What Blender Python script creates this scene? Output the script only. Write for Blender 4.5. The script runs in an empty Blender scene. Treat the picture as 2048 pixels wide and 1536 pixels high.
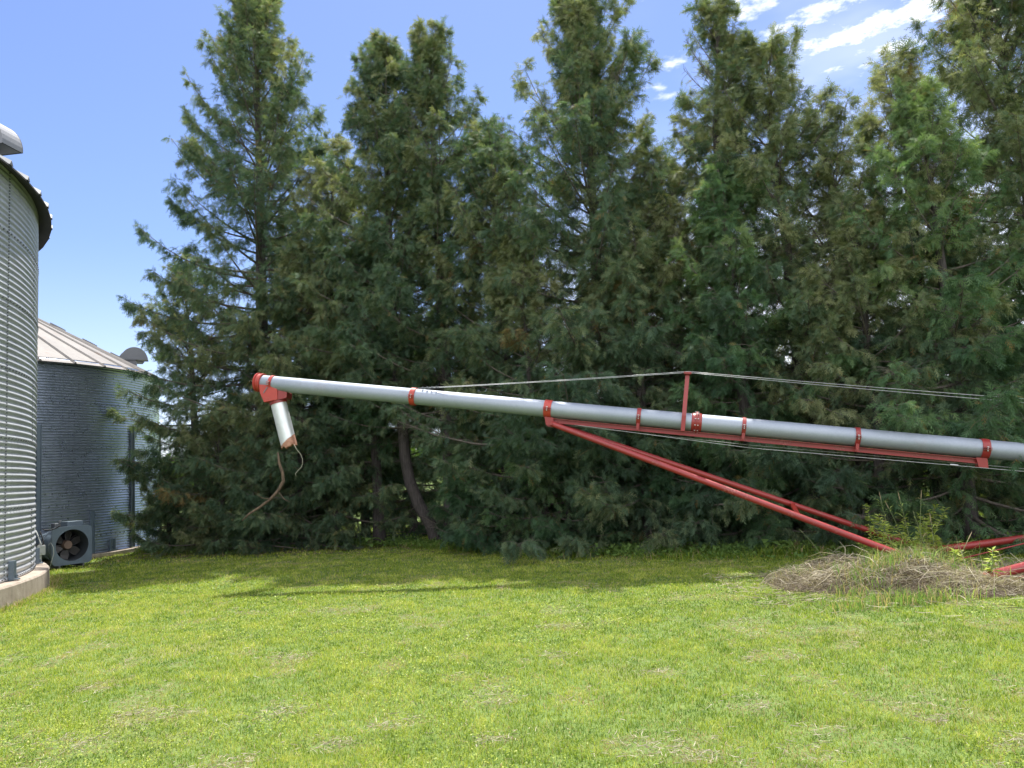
import bpy, math, random
import numpy as np
from mathutils import Matrix, Vector
R = math.radians
rng = np.random.default_rng(7)
sc = bpy.context.scene
col = sc.collection

# ------------------------------------------------------------------ camera
CAM_H = 1.65
FPX = 1538.0                       # focal length in pixels of the 2048 px wide photograph
PITCH, ROLL = R(6.2), R(-3.3)
cd = bpy.data.cameras.new('camera')
cd.sensor_width = 36.0
cd.lens = FPX / 2048 * 36.0
cd.clip_start, cd.clip_end = 0.1, 3000
cam = bpy.data.objects.new('camera', cd); col.objects.link(cam)
cam.matrix_world = Matrix.Translation((0, 0, CAM_H)) @ Matrix.Rotation(math.pi/2 + PITCH, 4, 'X') @ Matrix.Rotation(ROLL, 4, 'Z')
sc.camera = cam
CM = np.array((Matrix.Rotation(math.pi/2 + PITCH, 3, 'X') @ Matrix.Rotation(ROLL, 3, 'Z')))

# ------------------------------------------------------------------ sky, sun, exposure
SUN_EL, SUN_AZ = R(66.5), R(7)       # the sun stands beyond the trees, a little right
sc.view_settings.view_transform = 'Standard'
sc.view_settings.look = 'None'
sc.view_settings.gamma = 1
sc.view_settings.exposure = 1.15
sc.render.engine = 'CYCLES'
sc.cycles.max_bounces = 8
sc.cycles.transparent_max_bounces = 16

class NT:
    """small helper to write node graphs"""
    def __init__(s, tree): s.t = tree; s.n = tree.nodes; s.l = tree.links
    def new(s, typ, **kw):
        n = s.n.new(typ)
        for k, v in kw.items(): setattr(n, k, v)
        return n
    def inp(s, node, key, v):
        i = node.inputs[key]
        if hasattr(v, 'is_linked') or isinstance(v, bpy.types.NodeSocket): s.l.new(v, i)
        else: i.default_value = v
    def math(s, op, a, b=None, c=None, clamp=False):
        n = s.new('ShaderNodeMath', operation=op, use_clamp=clamp)
        s.inp(n, 0, a)
        if b is not None: s.inp(n, 1, b)
        if c is not None: s.inp(n, 2, c)
        return n.outputs[0]
    def noise(s, vec, scale, detail=3, rough=.55, dist=0.0):
        n = s.new('ShaderNodeTexNoise'); s.inp(n, 'Scale', scale); s.inp(n, 'Detail', detail); s.inp(n, 'Roughness', rough); s.inp(n, 'Distortion', dist)
        if vec is not None: s.l.new(vec, n.inputs['Vector'])
        return n.outputs[0]
    def ramp(s, fac, stops, interp='LINEAR'):
        n = s.new('ShaderNodeValToRGB'); n.color_ramp.interpolation = interp
        e = n.color_ramp.elements
        while len(e) < len(stops): e.new(.5)
        for el, (p, c) in zip(e, stops):
            el.position = p; el.color = (*c, 1) if len(c) == 3 else c
        s.l.new(fac, n.inputs[0]); return n.outputs[0]
    def sstep(s, x, a, b):
        n = s.new('ShaderNodeMapRange', interpolation_type='SMOOTHSTEP')
        s.inp(n, 0, x); s.inp(n, 1, a); s.inp(n, 2, b); return n.outputs[0]
    def mix(s, f, a, b, blend='MIX'):
        n = s.new('ShaderNodeMix', data_type='RGBA', blend_type=blend)
        s.inp(n, 0, f)
        for k, v in ((6, a), (7, b)):
            if isinstance(v, tuple): n.inputs[k].default_value = (*v, 1) if len(v) == 3 else v
            else: s.l.new(v, n.inputs[k])
        return n.outputs[2]

world = bpy.data.worlds.new('World'); sc.world = world; world.use_nodes = True
w = NT(world.node_tree); w.n.clear()
sky = w.new('ShaderNodeTexSky', sky_type='NISHITA', sun_disc=False, sun_elevation=SUN_EL, sun_rotation=SUN_AZ,
            air_density=1.0, dust_density=0.6, ozone_density=2.2, altitude=250)
tc = w.new('ShaderNodeTexCoord')
sep = w.new('ShaderNodeSeparateXYZ'); w.l.new(tc.outputs['Generated'], sep.inputs[0])
X, Y, Z = sep.outputs
zc = w.math('MAXIMUM', Z, 0.03)
comb = w.new('ShaderNodeCombineXYZ')
px_ = w.math('DIVIDE', X, zc); py_ = w.math('DIVIDE', Y, zc)
w.l.new(px_, comb.inputs[0]); w.l.new(py_, comb.inputs[1])
def _ray(x, y): return CM @ np.array([(x - 1024)/FPX, (768 - y)/FPX, -1.0])
def _uv(x, y): d = _ray(x, y); return np.array([d[0]/d[2], d[1]/d[2]])
wob = w.noise(comb.outputs[0], 8.5, 8, .66)
fine = w.noise(comb.outputs[0], 1.7, 4, .5)
dens = None
# small fair weather clouds: each a bar between two directions, frayed by noise
for (x0, y0, x1, y1, wd, k) in ((1660, 88, 1760, 45, 27, 1.0), (1760, 50, 1890, -5, 26, 1.0), (1560, 58, 1615, 44, 20, .9), (1480, 28, 1540, 8, 30, .75), (1640, 12, 1740, -14, 20, .8), (1765, 92, 1815, 95, 24, .75),
                                (1285, 177, 1318, 174, 10, .6), (1312, 198, 1340, 194, 9, .55), (1340, 128, 1362, 122, 12, .7), (1448, 165, 1474, 158, 12, .7), (1640, 146, 1662, 138, 11, .75), (1720, 102, 1800, 110, 14, .5), (1900, 150, 2040, 60, 40, .7), (1200, -60, 1500, -140, 60, .8), (1950, -60, 2200, -160, 90, .9)):
    A, B = _uv(x0, y0), _uv(x1, y1); ab = B - A; wu = np.linalg.norm(_uv(x0, y0 + wd) - A)
    qx, qy = w.math('SUBTRACT', px_, float(A[0])), w.math('SUBTRACT', py_, float(A[1])); l2 = float(ab @ ab)
    t_ = w.math('MULTIPLY_ADD', qy, float(ab[1])/l2, w.math('MULTIPLY', qx, float(ab[0])/l2), clamp=True)
    ex, ey = w.math('MULTIPLY_ADD', t_, -float(ab[0]), qx), w.math('MULTIPLY_ADD', t_, -float(ab[1]), qy)
    dd = w.math('DIVIDE', w.math('SQRT', w.math('MULTIPLY_ADD', ex, ex, w.math('MULTIPLY', ey, ey))), wu)
    f_ = w.math('MULTIPLY_ADD', wob, 7.0, w.math('SUBTRACT', dd, 3.5))
    m_ = w.math('MULTIPLY', w.sstep(f_, 1.1, -.5), k)
    dens = m_ if dens is None else w.math('MAXIMUM', dens, m_)
veil = w.math('MULTIPLY', w.math('MULTIPLY', w.sstep(X, .12, .45), w.sstep(fine, .42, .68)), .28)
bank = w.math('MULTIPLY', w.sstep(w.math('MULTIPLY_ADD', fine, .16, Z), 0.50, 0.24), w.sstep(w.math('MULTIPLY_ADD', fine, .2, X), -0.02, 0.36))   # white cloud bank low on the right
low = w.math('MULTIPLY', w.sstep(Z, 0.30, 0.0), 0.28)
# unseen bright cumulus added behind the camera, fill light for the shaded fronts
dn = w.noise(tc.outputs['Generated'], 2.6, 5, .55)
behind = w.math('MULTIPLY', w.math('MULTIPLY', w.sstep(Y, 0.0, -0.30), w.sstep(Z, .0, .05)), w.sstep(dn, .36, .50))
dens = w.math('MAXIMUM', w.math('MAXIMUM', w.math('MAXIMUM', dens, veil), w.math('MULTIPLY', bank, 0.8)), low)
skyc = w.mix(1.0, sky.outputs[0], (0.96, 0.975, 1.18), 'MULTIPLY')
skyc = w.mix(dens, skyc, (9.2, 9.4, 9.9))
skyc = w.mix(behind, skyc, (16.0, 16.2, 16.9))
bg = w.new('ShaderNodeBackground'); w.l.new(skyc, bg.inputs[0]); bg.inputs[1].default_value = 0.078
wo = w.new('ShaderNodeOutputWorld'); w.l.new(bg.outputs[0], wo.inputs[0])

sd = bpy.data.lights.new('sun', 'SUN'); sd.energy = 4.3; sd.angle = R(0.8); sd.color = (1.0, 0.955, 0.88)
sun = bpy.data.objects.new('sun', sd); col.objects.link(sun)
sv = Vector((math.sin(SUN_AZ)*math.cos(SUN_EL), math.cos(SUN_AZ)*math.cos(SUN_EL), math.sin(SUN_EL)))
sun.rotation_euler = sv.to_track_quat('Z', 'Y').to_euler(); sun.location = (0, 0, 30)

# ------------------------------------------------------------------ measuring helpers: photograph pixel -> place
def ray(x, y): return CM @ np.array([(x - 1024)/FPX, (768 - y)/FPX, -1.0])
def at(x, y, depth):               # the point seen at pixel x,y that lies `depth` metres north
    d = ray(x, y); return np.array([0, 0, CAM_H]) + d*(depth/d[1])
def on_ground(x, y, z=0.0):
    d = ray(x, y); return np.array([0, 0, CAM_H]) + d*((z - CAM_H)/d[2])
def pix(p):
    q = CM.T @ (np.array(p, float) - [0, 0, CAM_H]); return 1024 + FPX*q[0]/-q[2], 768 - FPX*q[1]/-q[2]

# ------------------------------------------------------------------ value noise in numpy
_lat = np.random.default_rng(99).random((64, 64, 64)).astype(np.float32)
def vnoise(p, scale, octaves=3):
    p = np.asarray(p, np.float32)*scale
    if p.shape[1] == 2: p = np.c_[p, np.zeros(len(p), np.float32)]
    out = np.zeros(len(p), np.float32); amp, tot = 1.0, 0.0
    for o in range(octaves):
        q = p*(2**o) + 17.3*o; i = np.floor(q).astype(int); f = q - i; f = f*f*(3 - 2*f)
        s = np.zeros(len(p), np.float32)
        for dx in (0, 1):
            for dy in (0, 1):
                for dz in (0, 1):
                    wgt = (f[:, 0] if dx else 1-f[:, 0])*(f[:, 1] if dy else 1-f[:, 1])*(f[:, 2] if dz else 1-f[:, 2])
                    s += wgt*_lat[(i[:, 0]+dx) % 64, (i[:, 1]+dy) % 64, (i[:, 2]+dz) % 64]
        out += amp*s; tot += amp; amp *= .5
    return out/tot

# ------------------------------------------------------------------ mesh helpers
class MB:
    def __init__(s): s.v = []; s.f = []; s.m = []; s.cur = 0
    def add(s, vs, fs):
        b = len(s.v); s.v += [tuple(map(float, p)) for p in vs]
        s.f += [tuple(i+b for i in f) for f in fs]; s.m += [s.cur]*len(fs)
    def tube(s, pts, radii, n=12, caps=True, squash=1.0):
        pts = [np.array(p, float) for p in pts]
        if not hasattr(radii, '__len__'): radii = [radii]*len(pts)
        b = len(s.v); up = None
        for i, p in enumerate(pts):
            t = pts[min(i+1, len(pts)-1)] - pts[max(i-1, 0)]
            if np.linalg.norm(t) < 1e-7: t = pts[-1] - pts[0]
            t = t/(np.linalg.norm(t)+1e-9)
            if up is None: up = np.array([0, 0, 1.0]) if abs(t[2]) < .9 else np.array([1.0, 0, 0])
            a = np.cross(t, up); a /= np.linalg.norm(a); c = np.cross(a, t); up = c
            for k in range(n):
                an = 2*math.pi*k/n
                s.v.append(tuple(p + radii[i]*(math.cos(an)*a + squash*math.sin(an)*c)))
        for i in range(len(pts)-1):
            for k in range(n):
                k2 = (k+1) % n
                s.f.append((b+i*n+k, b+i*n+k2, b+(i+1)*n+k2, b+(i+1)*n+k)); s.m.append(s.cur)
        if caps:
            s.f.append(tuple(b+k for k in range(n))[::-1]); s.m.append(s.cur)
            e = b+(len(pts)-1)*n
            s.f.append(tuple(e+k for k in range(n))); s.m.append(s.cur)
    def box(s, c, ax, ay, az, bev=0.0):
        """box centred at c with half-extent vectors ax, ay, az, corners chamfered along az edges"""
        c, ax, ay, az = (np.array(q, float) for q in (c, ax, ay, az))
        if bev:
            lx, ly = np.linalg.norm(ax), np.linalg.norm(ay); bx, by = 1-bev/lx, 1-bev/ly
            prof = [(bx, -1), (1, -by), (1, by), (bx, 1), (-bx, 1), (-1, by), (-1, -by), (-bx, -1)]
        else: prof = [(1, -1), (1, 1), (-1, 1), (-1, -1)]
        n = len(prof)
        vs = [c + u*ax + v*ay - az for u, v in prof] + [c + u*ax + v*ay + az for u, v in prof]
        fs = [tuple(range(n))[::-1], tuple(range(n, 2*n))] + [(k, (k+1) % n, n+(k+1) % n, n+k) for k in range(n)]
        s.add(vs, fs)
    def prism(s, poly, ext):
        """closed polygon (3D points) extruded by the vector ext"""
        poly = [np.array(p, float) for p in poly]; ext = np.array(ext, float); n = len(poly)
        s.add(poly + [p+ext for p in poly], [tuple(range(n))[::-1], tuple(range(n, 2*n))] + [(k, (k+1) % n, n+(k+1) % n, n+k) for k in range(n)])
    def obj(s, name, mat, parent=None, smooth=False):
        return mesh_obj(name, np.array(s.v), s.f, mat, parent, smooth, s.m)

def root_of(o):
    while o.parent: o = o.parent
    return o
def mesh_obj(name, v, faces, mat, parent=None, smooth=False, mi=None, attrs=None, origin=None):
    """v in world coordinates; faces: list of tuples or an int array (n,3|4)"""
    me = bpy.data.meshes.new(name)
    off = np.zeros(3)
    if parent is not None: off = np.array(root_of(parent).location)
    elif origin is not None: off = np.array(origin, float)
    v = np.asarray(v, np.float32) - off.astype(np.float32)
    if isinstance(faces, np.ndarray):
        k = faces.shape[1]; n = len(faces)
        me.vertices.add(len(v)); me.vertices.foreach_set('co', v.ravel())
        me.loops.add(n*k); me.loops.foreach_set('vertex_index', faces.astype(np.int32).ravel())
        me.polygons.add(n); me.polygons.foreach_set('loop_start', np.arange(0, n*k, k, dtype=np.int32))
        me.update(calc_edges=True)
    else:
        me.from_pydata([tuple(p) for p in v.tolist()], [], faces); me.update()
        if mi is not None and max(mi, default=0) > 0: me.polygons.foreach_set('material_index', mi)
    for m in (mat if isinstance(mat, (list, tuple)) else [mat]): me.materials.append(m)
    if smooth: me.polygons.foreach_set('use_smooth', [True]*len(me.polygons))
    for k, a in (attrs or {}).items():
        at_ = me.attributes.new(k, 'FLOAT', 'FACE'); at_.data.foreach_set('value', np.asarray(a, np.float32))
    o = bpy.data.objects.new(name, me); col.objects.link(o)
    if parent is not None: o.parent = parent
    elif origin is not None: o.location = off
    return o
def tag(o, label=None, cat=None, group=None, kind=None):
    for k, v in (('label', label), ('category', cat), ('group', group), ('kind', kind)):
        if v: o[k] = v
    return o
def thing(name, label, cat, loc, group=None):
    o = bpy.data.objects.new(name, None); col.objects.link(o); o.location = tuple(map(float, loc)); o.empty_display_size = .2
    return tag(o, label, cat, group)
def soften(o, w_=0.006, seg=2):
    b = o.modifiers.new('bevel', 'BEVEL'); b.width = w_; b.segments = seg; b.limit_method = 'ANGLE'; b.angle_limit = R(40)
    return o
def autosmooth(o, ang=40):
    me = o.data; me.polygons.foreach_set('use_smooth', [True]*len(me.polygons)); me.set_sharp_from_angle(angle=R(ang)); return o

# ------------------------------------------------------------------ materials
def mat(name):
    m = bpy.data.materials.new(name); m.use_nodes = True; t = NT(m.node_tree)
    b = t.n['Principled BSDF']; return m, t, b
def coords(t, kind='Object'):
    return t.new('ShaderNodeTexCoord').outputs[kind]

def metal(name, c0, c1, rough=(.3, .5), metallic=.85, streak=0.0, spangle=40, bump=0.0, rust=0.0):
    m, t, b = mat(name); co = coords(t)
    n = t.noise(co, 1.3, 5, .6); n2 = t.noise(co, spangle, 2, .5)
    f = t.math('ADD', t.math('MULTIPLY', n, .65), t.math('MULTIPLY', n2, .35))
    c = t.ramp(f, [(.32, c0), (.68, c1)])
    if streak:
        mp = t.new('ShaderNodeMapping'); t.l.new(co, mp.inputs[0]); mp.inputs['Scale'].default_value = (5, 5, .25)
        s = t.sstep(t.noise(mp.outputs[0], 2.0, 4, .6), .50, .72)
        c = t.mix(t.math('MULTIPLY', s, streak), c, tuple(x*.55 for x in c0))
    if rust:
        s = t.sstep(t.noise(co, 2.2, 6, .7), .56, .68)
        c = t.mix(t.math('MULTIPLY', s, rust), c, (.16, .075, .035))
    t.l.new(c, b.inputs['Base Color']); b.inputs['Metallic'].default_value = metallic
    r = t.new('ShaderNodeMapRange'); t.l.new(n2, r.inputs[0]); r.inputs[3].default_value = rough[0]; r.inputs[4].default_value = rough[1]
    t.l.new(r.outputs[0], b.inputs['Roughness'])
    if bump:
        bp = t.new('ShaderNodeBump'); bp.inputs['Strength'].default_value = bump; bp.inputs['Distance'].default_value = .01
        t.l.new(n, bp.inputs['Height']); t.l.new(bp.outputs[0], b.inputs['Normal'])
    return m
def paint(name, c, worn, rough=.42, wear=.5, metallic=0.0):
    m, t, b = mat(name); co = coords(t)
    n = t.noise(co, 3.0, 6, .65); n2 = t.noise(co, 45, 3, .6)
    col_ = t.mix(t.sstep(n, .42, .68), c, tuple(x*.8 for x in c))
    wmask = t.math('MULTIPLY', t.sstep(t.math('ADD', t.math('MULTIPLY', n, .5), t.math('MULTIPLY', n2, .5)), .56, .63), wear)
    col_ = t.mix(wmask, col_, worn)
    t.l.new(col_, b.inputs['Base Color']); b.inputs['Metallic'].default_value = metallic
    t.l.new(t.math('MULTIPLY_ADD', n2, .3, rough-.15), b.inputs['Roughness'])
    return m

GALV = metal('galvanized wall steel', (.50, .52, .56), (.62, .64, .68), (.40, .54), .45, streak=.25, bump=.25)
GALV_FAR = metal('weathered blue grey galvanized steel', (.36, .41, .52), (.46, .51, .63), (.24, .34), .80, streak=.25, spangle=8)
GALV_ROOF = metal('weathered roof sheet', (.125, .116, .108), (.195, .18, .168), (.6, .75), .1, streak=.3, rust=.35)
TUBE = metal('auger tube steel', (.23, .26, .31), (.30, .33, .385), (.5, .62), .5, bump=.3, rust=.10)
ROOF_NEAR = metal('dull blue grey roof sheet', (.12, .13, .145), (.19, .20, .21), (.5, .65), .3)
UNDER = metal('shade darkened roof underside', (.028, .028, .03), (.06, .058, .055), (.6, .8), .2)  # shade under the eave put into the base colour
DARKST = metal('dull bolt steel', (.10, .11, .12), (.2, .21, .22), (.4, .6), .7)
CABLE = metal('cable steel', (.35, .36, .37), (.5, .5, .5), (.35, .5), .8)
HOODM = metal('vent hood steel', (.13, .14, .16), (.20, .205, .22), (.5, .65), .3)
RED = paint('faded red paint', (.23, .021, .020), (.29, .10, .08), .40, .55)
REDB = paint('sun faded orange red paint', (.36, .036, .024), (.36, .12, .09), .42, .5)
BLUEGREY = paint('blue grey enamel', (.10, .135, .17), (.16, .17, .17), .45, .35)
GREYBOX = paint('pale grey box paint', (.35, .37, .36), (.25, .24, .22), .5, .4)
BLACK = paint('black rubber', (.012, .012, .013), (.03, .028, .025), .7, .6)
TAN = paint('dusty fan hub cream', (.15, .10, .075), (.15, .10, .07), .6, .5)
DARKBLADE = paint('dirty fan blade', (.035, .033, .033), (.05, .04, .036), .55, .5)
FLUE = paint('dark fan barrel lining', (.035, .042, .05), (.05, .05, .05), .5, .4)
TWINE = paint('pale twine', (.30, .29, .23), (.4, .38, .3), .9, .4)

def concrete():
    m, t, b = mat('weathered concrete'); co = coords(t)
    mp = t.new('ShaderNodeMapping'); t.l.new(co, mp.inputs[0]); mp.inputs['Scale'].default_value = (7, 7, .7)
    n = t.noise(co, 5, 7, .65); st = t.noise(mp.outputs[0], 1.6, 5, .6); pits = t.noise(co, 60, 3, .6)
    c = t.ramp(n, [(.3, (.27, .22, .175)), (.7, (.40, .34, .28))])
    c = t.mix(t.math('MULTIPLY', t.sstep(st, .5, .7), .55), c, (.16, .13, .105))
    c = t.mix(t.math('MULTIPLY', t.sstep(pits, .58, .7), .5), c, (.13, .11, .09))
    t.l.new(c, b.inputs['Base Color']); b.inputs['Roughness'].default_value = .9
    bp = t.new('ShaderNodeBump'); bp.inputs['Strength'].default_value = .6; bp.inputs['Distance'].default_value = .012
    t.l.new(t.math('ADD', n, t.math('MULTIPLY', pits, .4)), bp.inputs['Height']); t.l.new(bp.outputs[0], b.inputs['Normal'])
    return m
CONC = concrete()

def bark(name, a, b_):
    m, t, b = mat(name); co = coords(t)
    mp = t.new('ShaderNodeMapping'); t.l.new(co, mp.inputs[0]); mp.inputs['Scale'].default_value = (14, 14, 1.6)
    n = t.noise(mp.outputs[0], 2.2, 6, .65, .3)
    t.l.new(t.ramp(n, [(.35, a), (.65, b_)]), b.inputs['Base Color']); b.inputs['Roughness'].default_value = .9
    bp = t.new('ShaderNodeBump'); bp.inputs['Strength'].default_value = .8; bp.inputs['Distance'].default_value = .02
    t.l.new(n, bp.inputs['Height']); t.l.new(bp.outputs[0], b.inputs['Normal'])
    return m
BARK = bark('cedar bark', (.032, .027, .027), (.095, .08, .078))
TWIG = bark('grey twig bark', (.07, .058, .05), (.16, .135, .115))
DEADWOOD = bark('bare peeling wood', (.06, .042, .028), (.20, .14, .09))

def leaf(name, stops, dead=(.20, .135, .055), transl=.35, rough=.62, spec=.14, tboost=1.6):
    """colour from the per-face tint value; 'dead' mixes in a withered colour"""
    m, t, b = mat(name)
    a = t.new('ShaderNodeAttribute', attribute_name='tint'); d = t.new('ShaderNodeAttribute', attribute_name='dead')
    c = t.ramp(a.outputs['Fac'], stops)
    c = t.mix(d.outputs['Fac'], c, dead)
    t.l.new(c, b.inputs['Base Color']); b.inputs['Roughness'].default_value = rough; b.inputs['Specular IOR Level'].default_value = spec
    tr = t.new('ShaderNodeBsdfTranslucent'); t.l.new(t.mix(1.0, c, (tboost, tboost*1.05, tboost*.55), 'MULTIPLY'), tr.inputs[0])
    mx = t.new('ShaderNodeMixShader'); mx.inputs[0].default_value = transl
    t.l.new(b.outputs[0], mx.inputs[1]); t.l.new(tr.outputs[0], mx.inputs[2])
    t.l.new(mx.outputs[0], t.n['Material Output'].inputs[0])
    return m
CEDAR = leaf('cedar foliage', [(0, (.052, .092, .060)), (.35, (.092, .145, .086)), (.65, (.145, .175, .090)), (1, (.25, .26, .14))], transl=.32)
CEDAR_BRIGHT = leaf('fresh green cedar foliage', [(0, (.046, .094, .054)), (.5, (.088, .160, .078)), (1, (.165, .225, .10))], transl=.34)
BUSH = leaf('broad leaf bush foliage', [(0, (.06, .11, .025)), (.6, (.14, .21, .04)), (1, (.24, .30, .06))], transl=.45)
GRASS = leaf('lawn grass', [(0, (.060, .125, .016)), (.4, (.195, .262, .032)), (.7, (.315, .370, .062)), (1, (.48, .48, .14))], dead=(.40, .30, .19), transl=.38, rough=.45, tboost=1.3)
STRAW = leaf('dry straw', [(0, (.10, .085, .065)), (.5, (.24, .205, .155)), (1, (.46, .41, .31))], dead=(.10, .07, .05), transl=.2, rough=.6)
WEED = leaf('weed leaves', [(0, (.06, .12, .032)), (.6, (.17, .26, .07)), (1, (.38, .44, .13))], dead=(.36, .27, .16), transl=.4)

def ground_mat():
    m, t, b = mat('lawn soil and thatch'); co = coords(t)
    n = t.noise(co, .45, 5, .6); n2 = t.noise(co, 9, 6, .7); n3 = t.noise(co, 55, 3, .6)
    c = t.ramp(t.math('ADD', t.math('MULTIPLY', n2, .6), t.math('MULTIPLY', n3, .4)), [(.3, (.05, .085, .018)), (.5, (.11, .17, .03)), (.7, (.20, .24, .06))])
    c = t.mix(t.math('MULTIPLY', t.sstep(n, .55, .7), .5), c, (.24, .20, .10))
    t.l.new(c, b.inputs['Base Color']); b.inputs['Roughness'].default_value = .95
    bp = t.new('ShaderNodeBump'); bp.inputs['Strength'].default_value = .7; bp.inputs['Distance'].default_value = .03
    t.l.new(n3, bp.inputs['Height']); t.l.new(bp.outputs[0], b.inputs['Normal'])
    return m
GROUND = ground_mat()

# ------------------------------------------------------------------ ground
def ground_z(x, y):
    """gentle undulation of the lawn, flat under the machinery"""
    p = np.c_[np.atleast_1d(x), np.atleast_1d(y)]
    return (vnoise(p + 50, .35, 2) - .5)*.06
xs = np.concatenate([[-900, -300, -120, -60], np.arange(-36, 36.1, .6), [60, 120, 300, 900]])
ys = np.concatenate([[-60, -20, -6], np.arange(0, 40.1, .6), [55, 90, 200, 500, 1400]])
gx, gy = np.meshgrid(xs, ys); gz = ground_z(gx.ravel(), gy.ravel())
nx = len(xs); ii, jj = np.meshgrid(np.arange(len(ys)-1), np.arange(nx-1), indexing='ij'); a0 = (ii*nx + jj).ravel()
tag(mesh_obj('lawn_ground', np.c_[gx.ravel(), gy.ravel(), gz], np.c_[a0, a0+1, a0+nx+1, a0+nx], GROUND, smooth=True), kind='structure',
    label='mown green lawn that runs under the trees to the fields')

# ------------------------------------------------------------------ grain bins
CN, RN = np.array([-15.56, 10.33]), 7.74          # near bin
CF, RF = np.array([-15.67, 21.47]), 5.20          # far bin

def ring_wall(C, r, z0, z1, pitch, amp, a0, a1, na, sheet):
    """corrugated steel cylinder; each sheet ring laps the one below by a few mm"""
    nz = int((z1 - z0)/pitch*8) + 1
    z = np.linspace(z0, z1, nz); ang = np.linspace(a0, a1, na)
    rr = r + amp*np.sin(2*np.pi*(z - z0)/pitch)
    k = np.floor((z1 - z)/sheet); rr = rr + .004*(k % 2)
    A, Zz = np.meshgrid(ang, z); RR = np.repeat(rr[:, None], na, 1)
    RR = RR + (vnoise(np.c_[A.ravel()*r*.8, Zz.ravel()*.7], 1.0, 2).reshape(A.shape) - .5)*.012    # slightly dented
    v = np.c_[(C[0] + RR*np.cos(A)).ravel(), (C[1] + RR*np.sin(A)).ravel(), Zz.ravel()]
    i, j = np.meshgrid(np.arange(nz-1), np.arange(na-1), indexing='ij'); q = (i*na + j).ravel()
    return v, np.c_[q, q+1, q+na+1, q+na]

def lathe(C, prof, n=160, a0=0, a1=2*math.pi):
    ang = np.linspace(a0, a1, n + 1); prof = np.array(prof, float); m = len(prof)
    v = np.concatenate([np.c_[C[0] + prof[:, 0]*math.cos(a), C[1] + prof[:, 0]*math.sin(a), prof[:, 1]] for a in ang])
    i, j = np.meshgrid(np.arange(n), np.arange(m-1), indexing='ij'); q = (i*m + j).ravel()
    return v, np.c_[q, q+m, q+m+1, q+1]

def cone_roof(C, r_eave, z_eave, slope, n, rib_h, mb, r_top=.35):
    """faceted roof: flat panels, one raised rib on each joint, with an underside"""
    tn = math.tan(slope)
    def P(r, a, dz=0): return np.array([C[0] + r*math.cos(a), C[1] + r*math.sin(a), z_eave + (r_eave - r)*tn + dz])
    for k in range(n):
        a, b = 2*math.pi*k/n, 2*math.pi*(k+1)/n
        q = [P(r_eave, a), P(r_eave, b), P(r_top, b), P(r_top, a)]
        lip = [p - np.array([0, 0, .03]) for p in q]
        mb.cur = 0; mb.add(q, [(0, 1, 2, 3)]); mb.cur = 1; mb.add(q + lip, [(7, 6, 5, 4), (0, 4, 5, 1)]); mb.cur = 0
        # rib: triangular prism that runs up the slope
        t = np.array([-math.sin(a), math.cos(a), 0])*rib_h*.75
        r0, r1 = r_eave + .015, r_top + .2
        e = [P(r0, a, .002) - t, P(r0, a, rib_h), P(r0, a, .002) + t, P(r1, a, .002) - t*.5, P(r1, a, rib_h*.7), P(r1, a, .002) + t*.5]
        mb.add(e, [(0, 1, 4, 3), (1, 2, 5, 4), (0, 2, 1)])
    return P

def half_drum(mb, c, radial, r, width, n=20):
    """roof vent hood: a half drum on its side, open at the bottom, plus its throat"""
    radial = np.array([radial[0], radial[1], 0]); radial = radial/np.linalg.norm(radial)
    tan_ = np.array([-radial[1], radial[0], 0]); c = np.array(c, float)
    arc = [c + r*(math.cos(u)*radial) + np.array([0, 0, r*1.05*math.sin(u)]) for u in np.linspace(0, math.pi, n)]
    h = tan_*width/2
    L = [p - h for p in arc]; Rr = [p + h for p in arc]; m = len(arc)
    mb.add(L + Rr, [(i, i+1, m+i+1, m+i) for i in range(m-1)] + [tuple(range(m)), tuple(range(m, 2*m))[::-1]])
    rim = [(p - c)*.93 + c for p in (arc[0], arc[-1])]
    mb.add([rim[0] - h*.96 - (0, 0, -.01), rim[0] + h*.96 - (0, 0, -.01), rim[1] + h*.96 - (0, 0, -.01), rim[1] - h*.96 - (0, 0, -.01)], [(0, 1, 2, 3)])
    k = c - radial*r*.35
    mb.box(k - (0, 0, r*.45), radial*r*.5, tan_*width*.42, (0, 0, r*.6))

def bolts_ring(mb, C, r, z, a0, a1, step, size=.011):
    n = int(abs(a1 - a0)*r/step)
    for a in np.linspace(a0, a1, n):
        d = np.array([math.cos(a), math.sin(a), 0]); t = np.array([-d[1], d[0], 0])
        mb.box(np.array([C[0], C[1], z]) + d*(r + .008), d*.012, t*size, (0, 0, size))

# --- near bin
near = thing('grain_bin', 'tall silver corrugated grain bin on a concrete ring at the left edge', 'grain bin', (CN[0], CN[1], 0), 'corrugated steel grain bins')
ZB, SH = .345, 1.112
v, f = ring_wall(CN, RN, ZB, ZB + 6*SH, .1011, .0115, R(-75), R(100), 300, SH)
mesh_obj('wall', v, f, GALV, near, smooth=True)
v, f = ring_wall(CN, RN, ZB, ZB + 6*SH, .1011*6, .0, R(100), R(285), 60, SH)
mesh_obj('wall', v, f, GALV, near, smooth=True)
v, f = lathe(CN, [(7.98, -.2), (7.975, .30), (7.955, .328), (7.60, .345), (7.3, .345)], 220)
autosmooth(mesh_obj('foundation', v, f, CONC, near), 30)
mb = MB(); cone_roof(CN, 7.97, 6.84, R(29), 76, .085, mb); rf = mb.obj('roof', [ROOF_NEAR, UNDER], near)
mb = MB(); half_drum(mb, (-8.36, 12.0, 7.26), (1, -.12), .50, .44); soften(mb.obj('roof_vent', HOODM, rf), .006)
mb = MB()
for k in range(0, 7): bolts_ring(mb, CN, RN + .004, ZB + k*SH - (.0 if k else -.035), R(-45), R(75), .145 if k else .11)
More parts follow.
